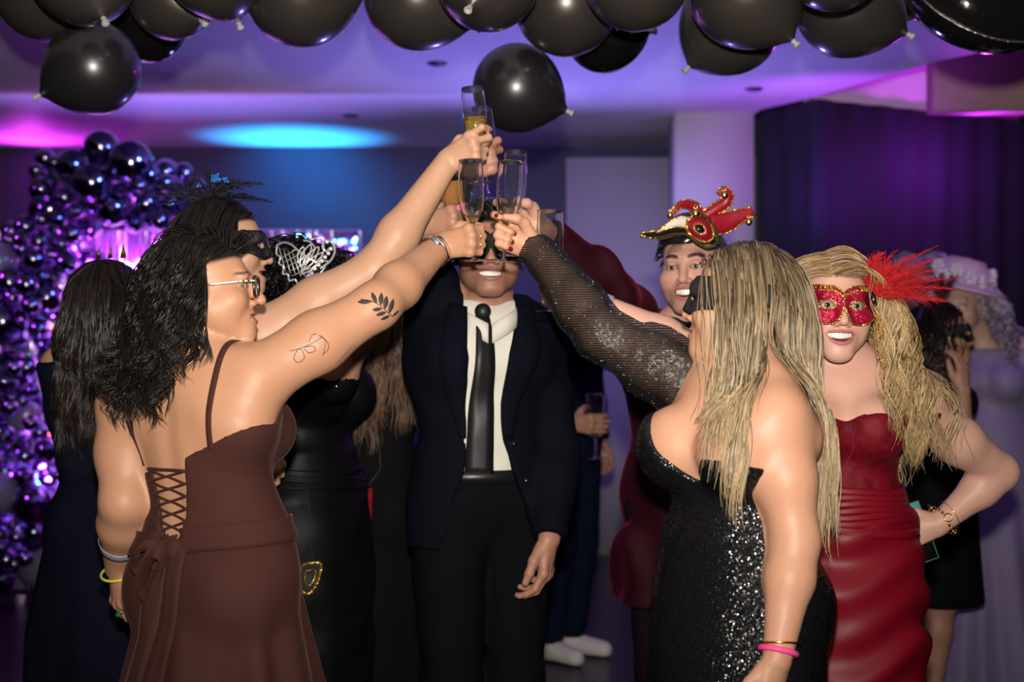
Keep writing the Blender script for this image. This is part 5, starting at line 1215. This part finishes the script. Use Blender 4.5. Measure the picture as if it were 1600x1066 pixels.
girdle(F, Field(F.pick(('torso',), 0.012)), lambda th: 1.03 + 0 * th, 0.034, 0.003, 0.003, 'belt', mat('black_leather', (0.008, 0.008, 0.008), 0.35), 72, 3)
shoes(F, mat('black_leather'))
hair(F, 700, 0.055, 0.012, (0.010, 0.007, 0.006), part=-0.03, grav=0.1, r=0.0022, steps=8, seed=21, back=0.5, front=0.068)
eye_mask(F, mat('black_green_mask', (0.012, 0.016, 0.008), 0.25, var=0.6, scale=60, coat=0.4), 'eye_mask', trim=mat('olive_trim', (0.03, 0.05, 0.012), 0.3, 0.5), top=0.040, bot=-0.040, hx=0.013, hz=0.007)

# ================================================================== man in dark blue behind, white sneakers
gg_ = grasp('R', 'G', 0.55, (0.80, -0.45, 0.0), 1.06)
G = Person('man in dark blue suit and white sneakers holding a beer glass', 882, 6.3, (0.8, -0.6), 'm', st=1.82, skin=(0.42, 0.21, 0.14), head=W(872, 410, 6.3), hf=(0.8, -0.6, 0), hair=(0.01, 0.008, 0.007), hv=0.007, vox=0.013,
    arms={'R': dict(el=W(866, 660, 6.0), **gg_)})
G.body(show_hands=('R', 'L'))
m_gs = mat('dark_blue_suiting', (0.005, 0.008, 0.024), 0.85, var=0.1, spec=0.05)
gj = G.pick(('torso', 'shoulder'), 0.02) + slv(G, 0.016) + [G.skirt([(1.1, 0.17, 0.13), (0.86, 0.2, 0.15)], 5, 0.01)]
G.garment('jacket', gj, [above(G, lambda l, f: 1.49 + 0 * l), below(G, 0.84), cut_at(G.arms['R']['wr'], G.arms['R']['wr'] - G.arms['R']['el'], 0.2), cut_at(G.arms['L']['wr'], G.arms['L']['wr'] - G.arms['L']['el'], 0.2)], m_gs, 0.012)
trousers(G, m_gs, 0.028, vox=0.013); shoes(G, mat('white_sneaker', (0.62, 0.58, 0.54), 0.6, var=0.1))
hair(G, 400, 0.05, 0.012, (0.01, 0.008, 0.007), grav=0.1, r=0.003, steps=7, seed=22)

# ================================================================== man in burgundy velvet with the jester mask
gh = grasp('R', 'H', 0.34, (-0.93, -0.05, 0.30), 1.06)
Hm = Person('smiling man in a burgundy velvet jacket with a jester mask pushed up on his head', 1085, 3.95, (-0.30, -0.95), 'm', st=1.74, w=1.02, skin=(0.56, 0.30, 0.225), head=W(1080, 418, 3.86), hf=(-0.34, -0.94, 0.0), tilt=(0.05, 0), hs=1.03, smile=1.0, stubble=0.5, hv=0.0032,
    hair=(0.018, 0.011, 0.008), lips=(0.42, 0.13, 0.12), arms={'R': dict(sh=W(1000, 532, 3.88), el=W(962, 458, 3.66), **gh), 'L': dict(el=W(1195, 720, 3.98), wr=W(1190, 840, 3.86))})
Hm.body(); Hm.face_bits((0.06, 0.05, 0.035))
m_vel = mat('burgundy_velvet', (0.022, 0.0014, 0.005), 0.7, var=0.6, scale=7, bump=0.7, bscale=8, sheen=0.12, sheen_tint=(0.75, 0.05, 0.12), spec=0.15)
hb_ = Hm.pick(('torso', 'shoulder'), 0.024) + [Hm.skirt([(1.12, 0.175, 0.135), (0.98, 0.205, 0.16), (0.68, 0.235, 0.18)], 7, 0.035, 1.1)]
hop = lambda l, f, u: np.maximum(np.maximum(np.abs(l) - np.interp(u, [1.0, 1.2, 1.5], [-0.02, 0.05, 0.085]), 0 - f), 1.0 - u)
hj = hb_ + [front_cut(Hm, hop), front_cut(Hm, lambda l, f, u: 1.50 - u)] + slv(Hm, 0.017)
Hm.garment('shirt', Hm.pick(('torso', 'shoulder'), 0.010), [above(Hm, lambda l, f: 1.485 + 0 * l), below(Hm, 1.0)], mat('black_cotton', (0.01, 0.009, 0.01), 0.7), 0.012)
_, FHJ = Hm.garment('jacket', hj, [wrinkle(Hm, 0.010, 24, 13, 1.2), below(Hm, 0.685), cut_at(Hm.arms['R']['wr'] - nrm(Hm.arms['R']['wr'] - Hm.arms['R']['el']) * 0.02, Hm.arms['R']['wr'] - Hm.arms['R']['el'], 0.2), cut_at(Hm.arms['L']['wr'], Hm.arms['L']['wr'] - Hm.arms['L']['el'], 0.2)], m_vel, 0.009)
FH0 = Field(hb_)
for sg in (-1, 1): strip(Hm, FH0, [(sg * np.interp(u, [1.0, 1.2, 1.5], [0.0, 0.068, 0.11]), u) for u in np.linspace(1.47, 1.06, 10)], [0.04, 0.07, 0.06, 0.02], 0.003, 0.004, 'lapel', m_tie, (0, -1, 0), 24, 4)
trousers(Hm, mat('dark_maroon_cloth', (0.012, 0.006, 0.008), 0.85, spec=0.05)); shoes(Hm, mat('black_leather'))
hair(Hm, 900, 0.035, 0.008, (0.018, 0.011, 0.008), part=0.03, grav=0.18, r=0.0018, steps=9, seed=23, back=0.25, front=0.060)
for k in range(7):                                     # loose fringe
    x = -0.008 + 0.004 * k; Q = interp([Hm.h(x, 0.075, 0.085), Hm.h(x + 0.006, 0.088, 0.060), Hm.h(x + 0.016 + 0.002 * k, 0.086, 0.036)], 10); v, f = tube(Q, np.linspace(0.0016, 0.0004, 10), 4); mkobj('fringe_lock', v, f, mat('dark_brown_hair', (0.018, 0.011, 0.008), 0.35), Hm.root)
# jester mask pushed up on the crown
jm = bpy.data.objects.new('jester_mask', None); COL.objects.link(jm); jm.parent = Hm.root; jm.location = Vector(Hm.h(0, 0.02, 0.13)) - Hm.root.location; jm['label'] = 'red, black and gold jester mask with curled points and bells'
m_rs = mat('red_satin', (0.30, 0.008, 0.02), 0.35, var=0.3); m_bg = mat('black_gold_braid', (0.05, 0.045, 0.012), 0.35, 0.5, var=0.8, scale=150); m_cream = mat('cream_paint', (0.75, 0.68, 0.58), 0.4); m_bv = mat('black_gloss', (0.012, 0.010, 0.010), 0.2, coat=0.4)
dj = 3.76
def horn(pts, wid, m, name, depth=0.03):
    """curled flat point: outline strip of given half-widths, with real thickness and gold braid along both edges"""
    n = 22; Q = interp(np.array(pts, float), n); wd = np.interp(np.linspace(0, 1, n), np.linspace(0, 1, len(wid)), wid); T = np.gradient(Q[:, :2], axis=0); T /= np.linalg.norm(T, axis=1, keepdims=True); Nn = np.stack([-T[:, 1], T[:, 0]], -1)
    e1 = np.array([W(*(q[:2] + nn * w_), q[2]) for q, nn, w_ in zip(Q, Nn, wd)]); e2 = np.array([W(*(q[:2] - nn * w_), q[2]) for q, nn, w_ in zip(Q, Nn, wd)]); ce = (e1 + e2) / 2
    rows = []
    for t in np.linspace(0, 2 * math.pi, 13)[:-1]:
        rows.append(ce + (e1 - ce) * math.cos(t) + np.array([0, 1, 0]) * (depth * 0.5 * np.clip(wd / max(wid), 0.25, 1))[:, None] * math.sin(t))
    R_ = np.array(rows).transpose(1, 0, 2); k = 12; idx = np.arange(n * k).reshape(n, k); f = [(idx[i, j], idx[i, (j + 1) % k], idx[i + 1, (j + 1) % k], idx[i + 1, j]) for i in range(n - 1) for j in range(k)] + [tuple(idx[0][::-1]), tuple(idx[-1])]
    h_ = mkobj(name, R_.reshape(-1, 3), f, m, jm)
    for e in (e1, e2): mkobj('braid', *tube(e, 0.0032, 6), M_GOLDG, h_)
    return h_
def bell(px, py, d, r=0.010):
    b = mkobj('bell', *ball(W(px, py, d), (r, r, r * 1.15), 14, 10), M_GOLD, jm); mkobj('bell_loop', *ring(W(px, py - r * 1.5 * FPX / d, d), (0, 1, 0), r * 0.4, r * 0.14, 14, 5), M_GOLD, b)
horn([(1100, 352, dj), (1062, 356, dj - 0.02), (1030, 366, dj - 0.05), (1001, 366, dj - 0.07)], [9, 10, 7, 2], m_bv, 'brim_point', 0.03)
horn([(1082, 350, dj - 0.03), (1062, 347, dj - 0.04), (1045, 353, dj - 0.05), (1026, 363, dj - 0.06)], [9, 8, 4, 1], m_cream, 'cream_flash', 0.02)
horn([(1092, 340, dj), (1085, 324, dj), (1068, 319, dj - 0.02), (1056, 327, dj - 0.03), (1055, 335, dj - 0.03)], [10, 8, 6, 4, 2], m_rs, 'jester_point')
horn([(1100, 338, dj + 0.02), (1118, 327, dj + 0.02), (1133, 317, dj + 0.02), (1138, 304, dj + 0.01), (1130, 297, dj), (1121, 304, dj)], [8, 9, 9, 7, 5, 2], m_rs, 'jester_point')
horn([(1112, 352, dj + 0.01), (1135, 347, dj + 0.02), (1155, 338, dj + 0.02), (1176, 330, dj + 0.02)], [17, 16, 11, 7], m_rs, 'jester_point')
bell(1047, 336, dj - 0.03, 0.0085); bell(1132, 305, dj - 0.02, 0.0095); bell(1170, 347, dj, 0.0095); bell(1087, 334, dj - 0.06, 0.0115)
# mask face: red cheek with dark eye hole, braid and beads
Q = np.array([(1073, 345), (1085, 338), (1100, 340), (1113, 354), (1114, 372), (1101, 378), (1085, 372), (1074, 360)], float)
Q = interp(np.concatenate([Q, Q[:1]]), 41)[:-1]; ce = Q.mean(0)
G_ = np.array([[W(*(ce + (q - ce) * t), dj - 0.045 - 0.03 * (1 - t * t)) for q in Q] for t in (0.38, 0.6, 0.8, 1.0)]); v, f = slab(G_, np.tile([0, 1.0, 0], (4, 40, 1)), 0.02, wrap=True); mkobj('mask_face', v, f, m_rs, jm)
mkobj('eye_hole', *ball(W(ce[0] - 2, ce[1] + 1, dj - 0.045), (0.013, 0.012, 0.012), 14, 9), m_bv, jm)
for t_, rr, mm_ in ((0, 0.0022, M_GOLDG), (3, 0.004, M_GOLDG)): mkobj('braid', *tube(G_[t_], rr, 6, closed=True), mm_, jm)
bead = [ball(W(x, y, dj - 0.06), 0.0042, 7, 5) for x, y in interp([(1002, 369), (1030, 371), (1055, 366), (1075, 368), (1090, 380), (1105, 387), (1118, 384)], 44)]
v, f = jl(bead); mkobj('bead_edge', v, f, m_bg, jm)
bead = [ball(W(x, y, dj - 0.055), 0.0040, 7, 5) for x, y in interp([(1092, 334), (1108, 344), (1119, 360), (1122, 380)], 20)]; v, f = jl(bead); mkobj('bead_edge', v, f, m_bg, jm)
pr = [EL(Hm.h(0, -0.012, 0.060), np.array((0.088, 0.106, 0.088)) * 1.03, Hm.Hm, 0.02)]
v, q = Field(pr, [lambda P, f: np.maximum(f, 0.078 - Hm.hl(P)[..., 2] - 0.25 * Hm.hl(P)[..., 1])]).mesh(0.006); mkobj('cap', v, q, m_bv, jm)

# ================================================================== blonde woman in black sequins
gi = grasp('R', 'I', 0.28, (-0.86, 0.10, 0.42))
I = Person('long-haired blonde woman in a strapless black sequin dress with one sheer sleeve, raising a flute', 1150, 2.88, (-0.76, -0.65), st=1.60, w=1.10, q=1.1, a=1.14, bust=1.30, lean=(0.0, 0.0), skin=(0.60, 0.31, 0.195), head=W(1154, 468, 2.92), hf=(-0.93, 0.36, 0.05), hair=(0.16, 0.105, 0.055), smile=0.3,
    arms={'R': dict(sh=W(1100, 610, 3.00), el=W(940, 522, 3.04), **gi), 'L': dict(sh=W(1212, 655, 2.76), el=W(1243, 845, 2.72), wr=W(1214, 1032, 2.66), hand=((-0.25, -0.1, -1), (0.6, -0.75, 0), 'relax'))})
I.body()
m_seq = mat('black_sequins', (0.010, 0.010, 0.011), 0.22, 0.3, var=0.4, scale=200, facet=0.62, fscale=420, spec=0.6, stretch=(1, 1, 0.8))
itop = lambda l, f: 1.19 + sstep(-0.04, 0.05, f) * (-0.030 + 0.050 * sstep(0.0, 0.06, np.abs(l)) - 0.012 * sstep(0.10, 0.16, -l) + 0.085 * sstep(0.05, 0.12, l))
_, FI = I.garment('sequin_dress', I.pick(('torso', 'breast', 'shoulder'), 0.007) + [I.skirt([(1.02, 0.145, 0.112), (0.92, 0.190, 0.150), (0.8, 0.200, 0.165), (0.5, 0.19, 0.17), (0.02, 0.23, 0.23)], 7, 0.012)], [above(I, itop)], m_seq, 0.008)
m_net = mat('sheer_black_net', (0.010, 0.009, 0.009), 0.45, var=0.3, scale=150, alpha=(0.55, 1.0), stripes=60, facet=0.5, fscale=240, spec=0.6)
_, FN_ = I.garment('sheer_sleeve', I.pick(('armR', 'foreR'), 0.013) + [RC(I.arms['R']['sh'], I.arms['R']['sh'] * 0.55 + I.arms['R']['el'] * 0.45, 0.078, 0.068, 0.04)], [cut_at(I.arms['R']['wr'] + nrm(I.arms['R']['wr'] - I.arms['R']['el']) * 0.004, I.arms['R']['wr'] - I.arms['R']['el'], 0.2), wrinkle(I, 0.003, 60, 40, 0.3)], m_net, 0.007)
rg = np.random.default_rng(4); vv = np.array([v.co[:] for v in [o for o in COL.objects if o.name.startswith('sheer_sleeve')][0].data.vertices]) + I.O
sel = vv[rg.choice(len(vv), 260, replace=False)]; parts = [ball(p, (0.0016, 0.0016, 0.0016), 5, 3) for p in sel]; v, f = jl(parts); mkobj('sleeve_sequins', v, f, M_SILVER, I.root)['kind'] = 'stuff'
nails(I, 'R', mat('dark_red_nail_polish', (0.16, 0.003, 0.010), 0.12, coat=0.8))
hair(I, 2600, 0.56, 0.020, (0.085, 0.053, 0.030), (0.48, 0.35, 0.20), part=0.0, grav=0.48, wave=0.005, wl=0.22, r=0.0015, steps=24, seed=31, colvar=0.30, lenvar=0.30, streak=0.22, clump=0.35, back=0.3, clear=0.055, clearz=0.06, avoid=[(I.arms['L']['sh'] + np.array([0, -0.03, -0.03]), I.arms['L']['el'], 0.085), (I.t(-0.02, 0.14, 1.22), I.t(0.10, 0.13, 1.20), 0.05)])
eye_mask(I, mat('black_velour'), 'eye_mask', wide=0.088, top=0.045)
for k, (t, m_, r, nm) in enumerate(((0.865, M_GOLD, 0.0022, 'gold_bangle'), (0.925, mat('pink_silicone', (0.95, 0.08, 0.32), 0.45), 0.0034, 'pink_wristband'))):
    A_ = I.arms['L']; ax = nrm(A_['wr'] - A_['el']); v, f = ring(A_['el'] + (A_['wr'] - A_['el']) * t, ax + np.array([0.18 * (1 - k), 0, 0.05]), 0.0385 - 0.003 * k, r, 40, 8, 1.6 if k else 1.0); mkobj(nm, v, f, m_, I.root)

# ================================================================== blonde woman in the red dress
gj_ = grasp('R', 'J', 0.22, (-0.95, 0.05, 0.25))
J = Person('smiling blonde woman in wine red dress and red feathered mask, hand on hip', 1318, 3.38, (-0.12, -0.99), st=1.615, w=0.97, a=1.10, bust=1.15, lean=(-0.015, 0), skin=(0.66, 0.375, 0.285), head=W(1302, 476, 3.33), hf=(0.0, -1, -0.02), tilt=(-0.04, 0), hs=1.05, smile=0.95, hv=0.0030, hair=(0.34, 0.23, 0.11), lips=(0.50, 0.16, 0.17),
    arms={'R': dict(sh=W(1266, 625, 3.38), el=W(1092, 552, 3.38), **gj_), 'L': dict(sh=W(1432, 640, 3.38), el=W(1562, 738, 3.50), wr=W(1468, 818, 3.485), hand=((-0.92, 0.05, -0.34), (0.0, -1, 0.0), 'phone'))})
J.body(); J.face_bits((0.10, 0.08, 0.05))
m_jv = mat('wine_crushed_velvet', (0.14, 0.003, 0.010), 0.6, var=0.7, scale=26, bump=0.5, bscale=30, sheen=0.06, sheen_tint=(0.8, 0.1, 0.15), spec=0.2)
m_js = mat('wine_satin', (0.185, 0.003, 0.012), 0.44, var=0.12, scale=5, spec=0.28)
jtop = lambda l, f: 1.262 - 0.02 * np.exp(-(l / 0.03) ** 2) * sstep(-0.03, 0.03, f)
_, FJb = J.garment('bodice', J.pick(('torso', 'breast', 'shoulder'), 0.008), [above(J, jtop), below(J, 1.035), wrinkle(J, 0.0015, 90, 60)], m_jv, 0.008)
for sg in (-1, 1):
    Q = interp([J.t(sg * 0.12, 0.13, 1.24), J.t(sg * 0.135, 0.09, 1.32), J.t(sg * 0.140, 0.0, 1.40), J.t(sg * 0.13, -0.09, 1.33)], 30); Q = J.skinfield.project(Q, 0.003, 8); Nn = J.skinfield.grad(Q); T = np.gradient(Q, axis=0); T /= np.linalg.norm(T, axis=1, keepdims=True); Sd = np.cross(T, Nn)
    G_ = np.stack([Q - Sd * 0.018, Q, Q + Sd * 0.018], 1); v, f = slab(G_, np.repeat(Nn[:, None], 3, 1), 0.003); mkobj('shoulder_strap', v, f, m_jv, J.root)
_, FJs = J.garment('skirt', [J.skirt([(1.05, 0.140, 0.105), (0.98, 0.168, 0.130), (0.90, 0.185, 0.150), (0.80, 0.197, 0.165), (0.6, 0.195, 0.17), (0.3, 0.18, 0.17), (0.02, 0.21, 0.21)], 5, 0.012, 0.4)] + J.pick(('torso',), 0.010)[:1], [above(J, lambda l, f: 1.05 + 0 * l), wrinkle(J, 0.009, 46, 11, 1.4)], m_js, 0.009)
FW = Field(J.pick(('torso',), 0.010))
for i, u in enumerate(np.linspace(1.075, 1.005, 6)): girdle(J, FW, lambda th, u=u: u + 0.004 * np.sin(3 * th + u * 50), 0.016, 0.003, 0.006, 'waist_pleat', m_js, 72, 4)
girdle(J, FW, lambda th: 0.985 + 0.012 * np.cos(th), 0.022, 0.006, 0.006, 'waist_fold', m_js, 72, 4)
for bp, bn in (([(-0.01, 1.235), (-0.015, 1.18), (0.005, 1.12), (0.02, 1.06)], 34), ([(-0.07, 1.10), (-0.05, 1.06), (-0.03, 1.045)], 14)):
    parts = [ball(p, 0.0022, 6, 4) for p in FJb.cast(np.array([J.t(l, 0.4, u) for l, u in interp(bp, bn)]), -J.T[:, 1], 0.001)]; v, f = jl(parts); mkobj('bodice_beading', v, f, mat('garnet_bead', (0.35, 0.03, 0.12), 0.12, 0.4), J.root)
hair(J, 3000, 0.56, 0.022, (0.30, 0.175, 0.075), (0.58, 0.41, 0.20), part=0.022, grav=0.45, wave=0.017, wl=0.19, r=0.0014, steps=26, seed=41, colvar=0.24, lenvar=0.22, streak=0.18, clump=0.6, back=0.1, front=0.058, clear=0.062, clearz=0.03, fall=0.7, avoid=[(J.arms['L']['sh'] + np.array([0.01, 0, -0.03]), J.arms['L']['el'], 0.085), (J.arms['R']['sh'], J.arms['R']['el'], 0.07)])
m_rg = mat('red_glitter', (0.42, 0.008, 0.045), 0.35, 0.4, var=0.5, scale=160, facet=0.8, fscale=500)
jk_ = eye_mask(J, m_rg, 'feathered_mask', wide=0.083, top=0.040, bot=-0.044, trim=M_GOLDG, hx=0.0185, hz=0.0105, trimr=0.0024); jk_['label'] = 'red glitter half mask with gold edging, red feathers and bead strings'
Dq = -J.Hm[:, 1]; FFh = Field([p for p in J.B if p.tag == 'head' and not p.sub]); parts = []
for k in range(150):                                   # gold lace along the top edge
    x = RNG.uniform(-0.070, 0.070); z = 0.012 + 0.024 * math.sin(min(abs(x) / 0.034, 2.2) * 1.15) * RNG.uniform(0.55, 1.0) + 0.004
    parts.append(ball(FFh.cast(J.h(x, 0.16, z)[None], Dq, 0.0065)[0], RNG.uniform(0.0012, 0.0026), 5, 4))
v, f = jl(parts); mkobj('gold_lace', v, f, M_GOLDG, jk_)
m_rf = mat('red_feather', (0.55, 0.006, 0.012), 0.55, var=0.25, sheen=0.2, sheen_tint=(1, 0.2, 0.2))
fb = J.h(-0.080, 0.078, 0.026)
for k in range(30):
    a = math.radians(-35 + 125 * (k / 29) + RNG.uniform(-5, 5)); L_ = RNG.uniform(0.075, 0.14)
    dr = np.array([math.sin(a), RNG.uniform(-0.35, 0.25), math.cos(a)]); feather(fb + RNG.normal(0, 0.006, 3), dr, (0.25 + 0.3 * RNG.random(), 0, -0.30 * RNG.random()), L_, m_rf, 'feather', jk_, 46, RNG.uniform(0.012, 0.022), 100 + k, 0.00045)
mkobj('feather_clasp', *ball(J.h(-0.074, 0.062, 0.014), (0.009, 0.007, 0.015), 12, 8), mat('black_gloss'), jk_)
for j, (dx, n) in enumerate(((0.0, 30), (0.006, 40), (0.013, 34))):
    b0 = J.h(-0.074, 0.066, 0.002); parts = [ball(b0 + np.array([dx * min(1, k / 12) + 0.004 * math.sin(k * 0.2), -0.004 - 0.0012 * k, -0.0042 * k]), 0.0021, 6, 4) for k in range(n)]; v, f = jl(parts); mkobj('bead_string', v, f, M_GOLD, jk_)
for sg in (-1, 1): mkobj('earring', *ball(J.h(sg * 0.078, 0.004, -0.066), (0.004, 0.004, 0.011), 10, 8), M_SILVER, J.root)
# bracelets and phone
A_ = J.arms['L']; ax = nrm(A_['wr'] - A_['el']); cw = A_['wr'] - ax * 0.012
for k in range(11):
    a = k / 11 * 6.283; u1 = nrm(np.cross(ax, (0, 0, 1.0))); u2 = np.cross(ax, u1); p = cw + 0.041 * (math.cos(a) * u1 + math.sin(a) * u2) + ax * 0.006 * math.sin(a * 3)
    mkobj('bracelet_link', *ring(p, (ax if k % 2 else math.cos(a) * u1 + math.sin(a) * u2), 0.0095, 0.0016, 18, 5), M_GOLD, J.root)
v, f = ring(cw - ax * 0.022, ax + np.array([0.2, 0, 0.3]), 0.037, 0.0009, 30, 5); mkobj('fine_bracelet', v, f, M_GOLD, J.root)
J.band('R', 0.80, mat('patterned_paper_band', (0.35, 0.32, 0.42), 0.5, var=0.9, scale=140), 'entry_wristband', 0.018, 0.001)
for t, cc, nm in ((0.93, (0.95, 0.25, 0.05), 'orange_wristband'), (0.88, (0.85, 0.35, 0.75), 'pink_wristband')): J.band('R', t, mat(nm + '_plastic', cc, 0.4), nm, 0.006, 0.002)
ph = empty('phone', W(1440, 890, 3.285), 'dark phone in a pale green case tucked under the hand on the hip', 'phone')
Mj = J.arms['L']['M']; Mp = np.stack([Mj[:, 1], Mj[:, 0], -Mj[:, 2]], 1); cp = J.arms['L']['wr'] + Mj @ (np.array([-0.012, 0.064, -0.0365]) * 0.95); ph.location = tuple(cp - Mj[:, 0] * 0.07)
v, f = box((-0.037, -0.075, -0.005), (0.037, 0.075, 0.005)); mkobj('case', v @ Mp.T + cp, f, mat('pale_green_rubber', (0.10, 0.42, 0.30), 0.5), ph, smooth=False)
v, f = box((-0.034, -0.072, -0.0065), (0.034, 0.045, -0.005)); mkobj('screen', v @ Mp.T + cp, f, m_bv, ph, smooth=False)

# ================================================================== guests far behind on the dance floor
K = Person('dark-haired guest in black with a hand raised to her masked face, behind the red dress', 1462, 5.3, (0.85, -0.2), st=1.58, skin=(0.42, 0.22, 0.15), head=W(1472, 520, 5.25), hf=(0.95, -0.3, 0), hair=(0.012, 0.007, 0.006), hv=0.007, vox=0.013,
    arms={'R': dict(el=W(1500, 690, 5.1), wr=W(1505, 610, 5.05), hand=((0, 0, 1), (0.6, -0.8, 0), 'relax'))})
K.body()
K.garment('black_dress', K.pick(('torso', 'breast', 'shoulder', 'armR', 'armL'), 0.01) + [K.skirt([(1.0, 0.14, 0.11), (0.9, 0.185, 0.15), (0.45, 0.20, 0.18)], 6, 0.03)], [above(K, lambda l, f: 1.37 + 0 * l)], m_bk, 0.013)
hair(K, 700, 0.46, 0.025, (0.012, 0.007, 0.006), (0.03, 0.012, 0.008), grav=0.42, wave=0.006, r=0.003, steps=18, seed=51)
eye_mask(K, mat('black_lace'), 'eye_mask', trim=M_GOLDG)
shoes(K, mat('black_leather'))
for k in range(8): feather(K.h(0.0, 0.0, 0.12), (0.5 * math.sin(k), 0.4 * math.cos(k * 1.7), 1), (0.2 * math.sin(k * 2.1), 0, 0), 0.10, mat('dark_red_feather', (0.10, 0.006, 0.02), 0.6), 'headband_feather', K.root, 14, 0.018, 300 + k, 0.0012)
L = Person('guest in a pale lavender gown and flowered hat, dancing behind the red dress', 1545, 5.9, (-0.4, -0.9), st=1.66, skin=(0.5, 0.3, 0.25), head=W(1502, 478, 5.85), hf=(-0.6, -0.8, 0), hair=(0.35, 0.30, 0.38), hv=0.007, vox=0.014)
L.body()
m_lv = mat('lavender_chiffon', (0.20, 0.16, 0.27), 0.6, var=0.15, bump=0.15, bscale=12, sheen=0.2)
L.garment('lavender_gown', L.pick(('torso', 'breast', 'shoulder', 'armR', 'armL', 'foreR', 'foreL'), 0.015) + [L.skirt([(1.02, 0.14, 0.11), (0.9, 0.19, 0.16), (0.4, 0.27, 0.26), (0.012, 0.37, 0.36)], 10, 0.07, 1.3)], [above(L, lambda l, f: 1.36 + 0 * l)], m_lv, 0.013)
hair(L, 700, 0.36, 0.03, (0.35, 0.30, 0.38), grav=0.35, wave=0.012, wl=0.08, r=0.0035, steps=16, seed=52)
ht = bpy.data.objects.new('flowered_hat', None); COL.objects.link(ht); ht.parent = L.root; ht.location = Vector(L.h(0, 0, 0.1)) - L.root.location
v, f = lathe([(0.001, 0.10), (0.07, 0.095), (0.098, 0.06), (0.10, 0.0), (0.16, -0.012), (0.19, -0.02), (0.185, -0.028), (0.10, -0.01), (0.09, 0.05), (0.001, 0.08)], 30); Mh = frame((-0.5, -0.8, 0), (0.25, -0.1, 1)); mkobj('hat_body', v @ Mh.T + L.h(0, -0.01, 0.10), f, mat('pale_pink_felt', (0.55, 0.36, 0.46), 0.7), ht)
for k in range(12):
    a = k / 12 * 6.283; c = L.h(0, -0.01, 0.10) + Mh @ np.array([0.112 * math.cos(a), 0.112 * math.sin(a), 0.03 + 0.02 * math.sin(k * 2.4)]); parts = []
    for j in range(6): b_ = j / 6 * 6.283; parts.append(ball(c + 0.02 * (math.cos(b_) * np.array([math.cos(a), math.sin(a), 0]) * 0 + np.array([-math.sin(a) * math.cos(b_), math.cos(a) * math.cos(b_), math.sin(b_)])), (0.016, 0.016, 0.013), 8, 5))
    v, f = jl(parts + [ball(c, 0.012, 8, 5)]); mkobj('flower', v, f, mat('pale_petal', (0.62, 0.52, 0.66), 0.6), ht)
M2 = Person('guest with pale curly hair, back turned, behind the red feathers', 1446, 7.1, (0.2, 0.97), st=1.72, skin=(0.5, 0.3, 0.25), head=W(1440, 440, 7.1), hf=(0.4, 0.9, 0), hair=(0.32, 0.26, 0.36), hv=0.007, vox=0.014)
M2.body()
M2.garment('dark_dress', M2.pick(('torso', 'breast', 'shoulder', 'armR', 'armL', 'foreR', 'foreL'), 0.012) + [M2.skirt([(1.0, 0.14, 0.11), (0.9, 0.19, 0.15), (0.02, 0.22, 0.2)], 6, 0.03)], [above(M2, lambda l, f: 1.37 + 0 * l)], m_bk, 0.014)
hair(M2, 800, 0.26, 0.055, (0.34, 0.28, 0.40), grav=0.25, wave=0.016, wl=0.05, r=0.0035, steps=16, seed=53, spread=0.3)
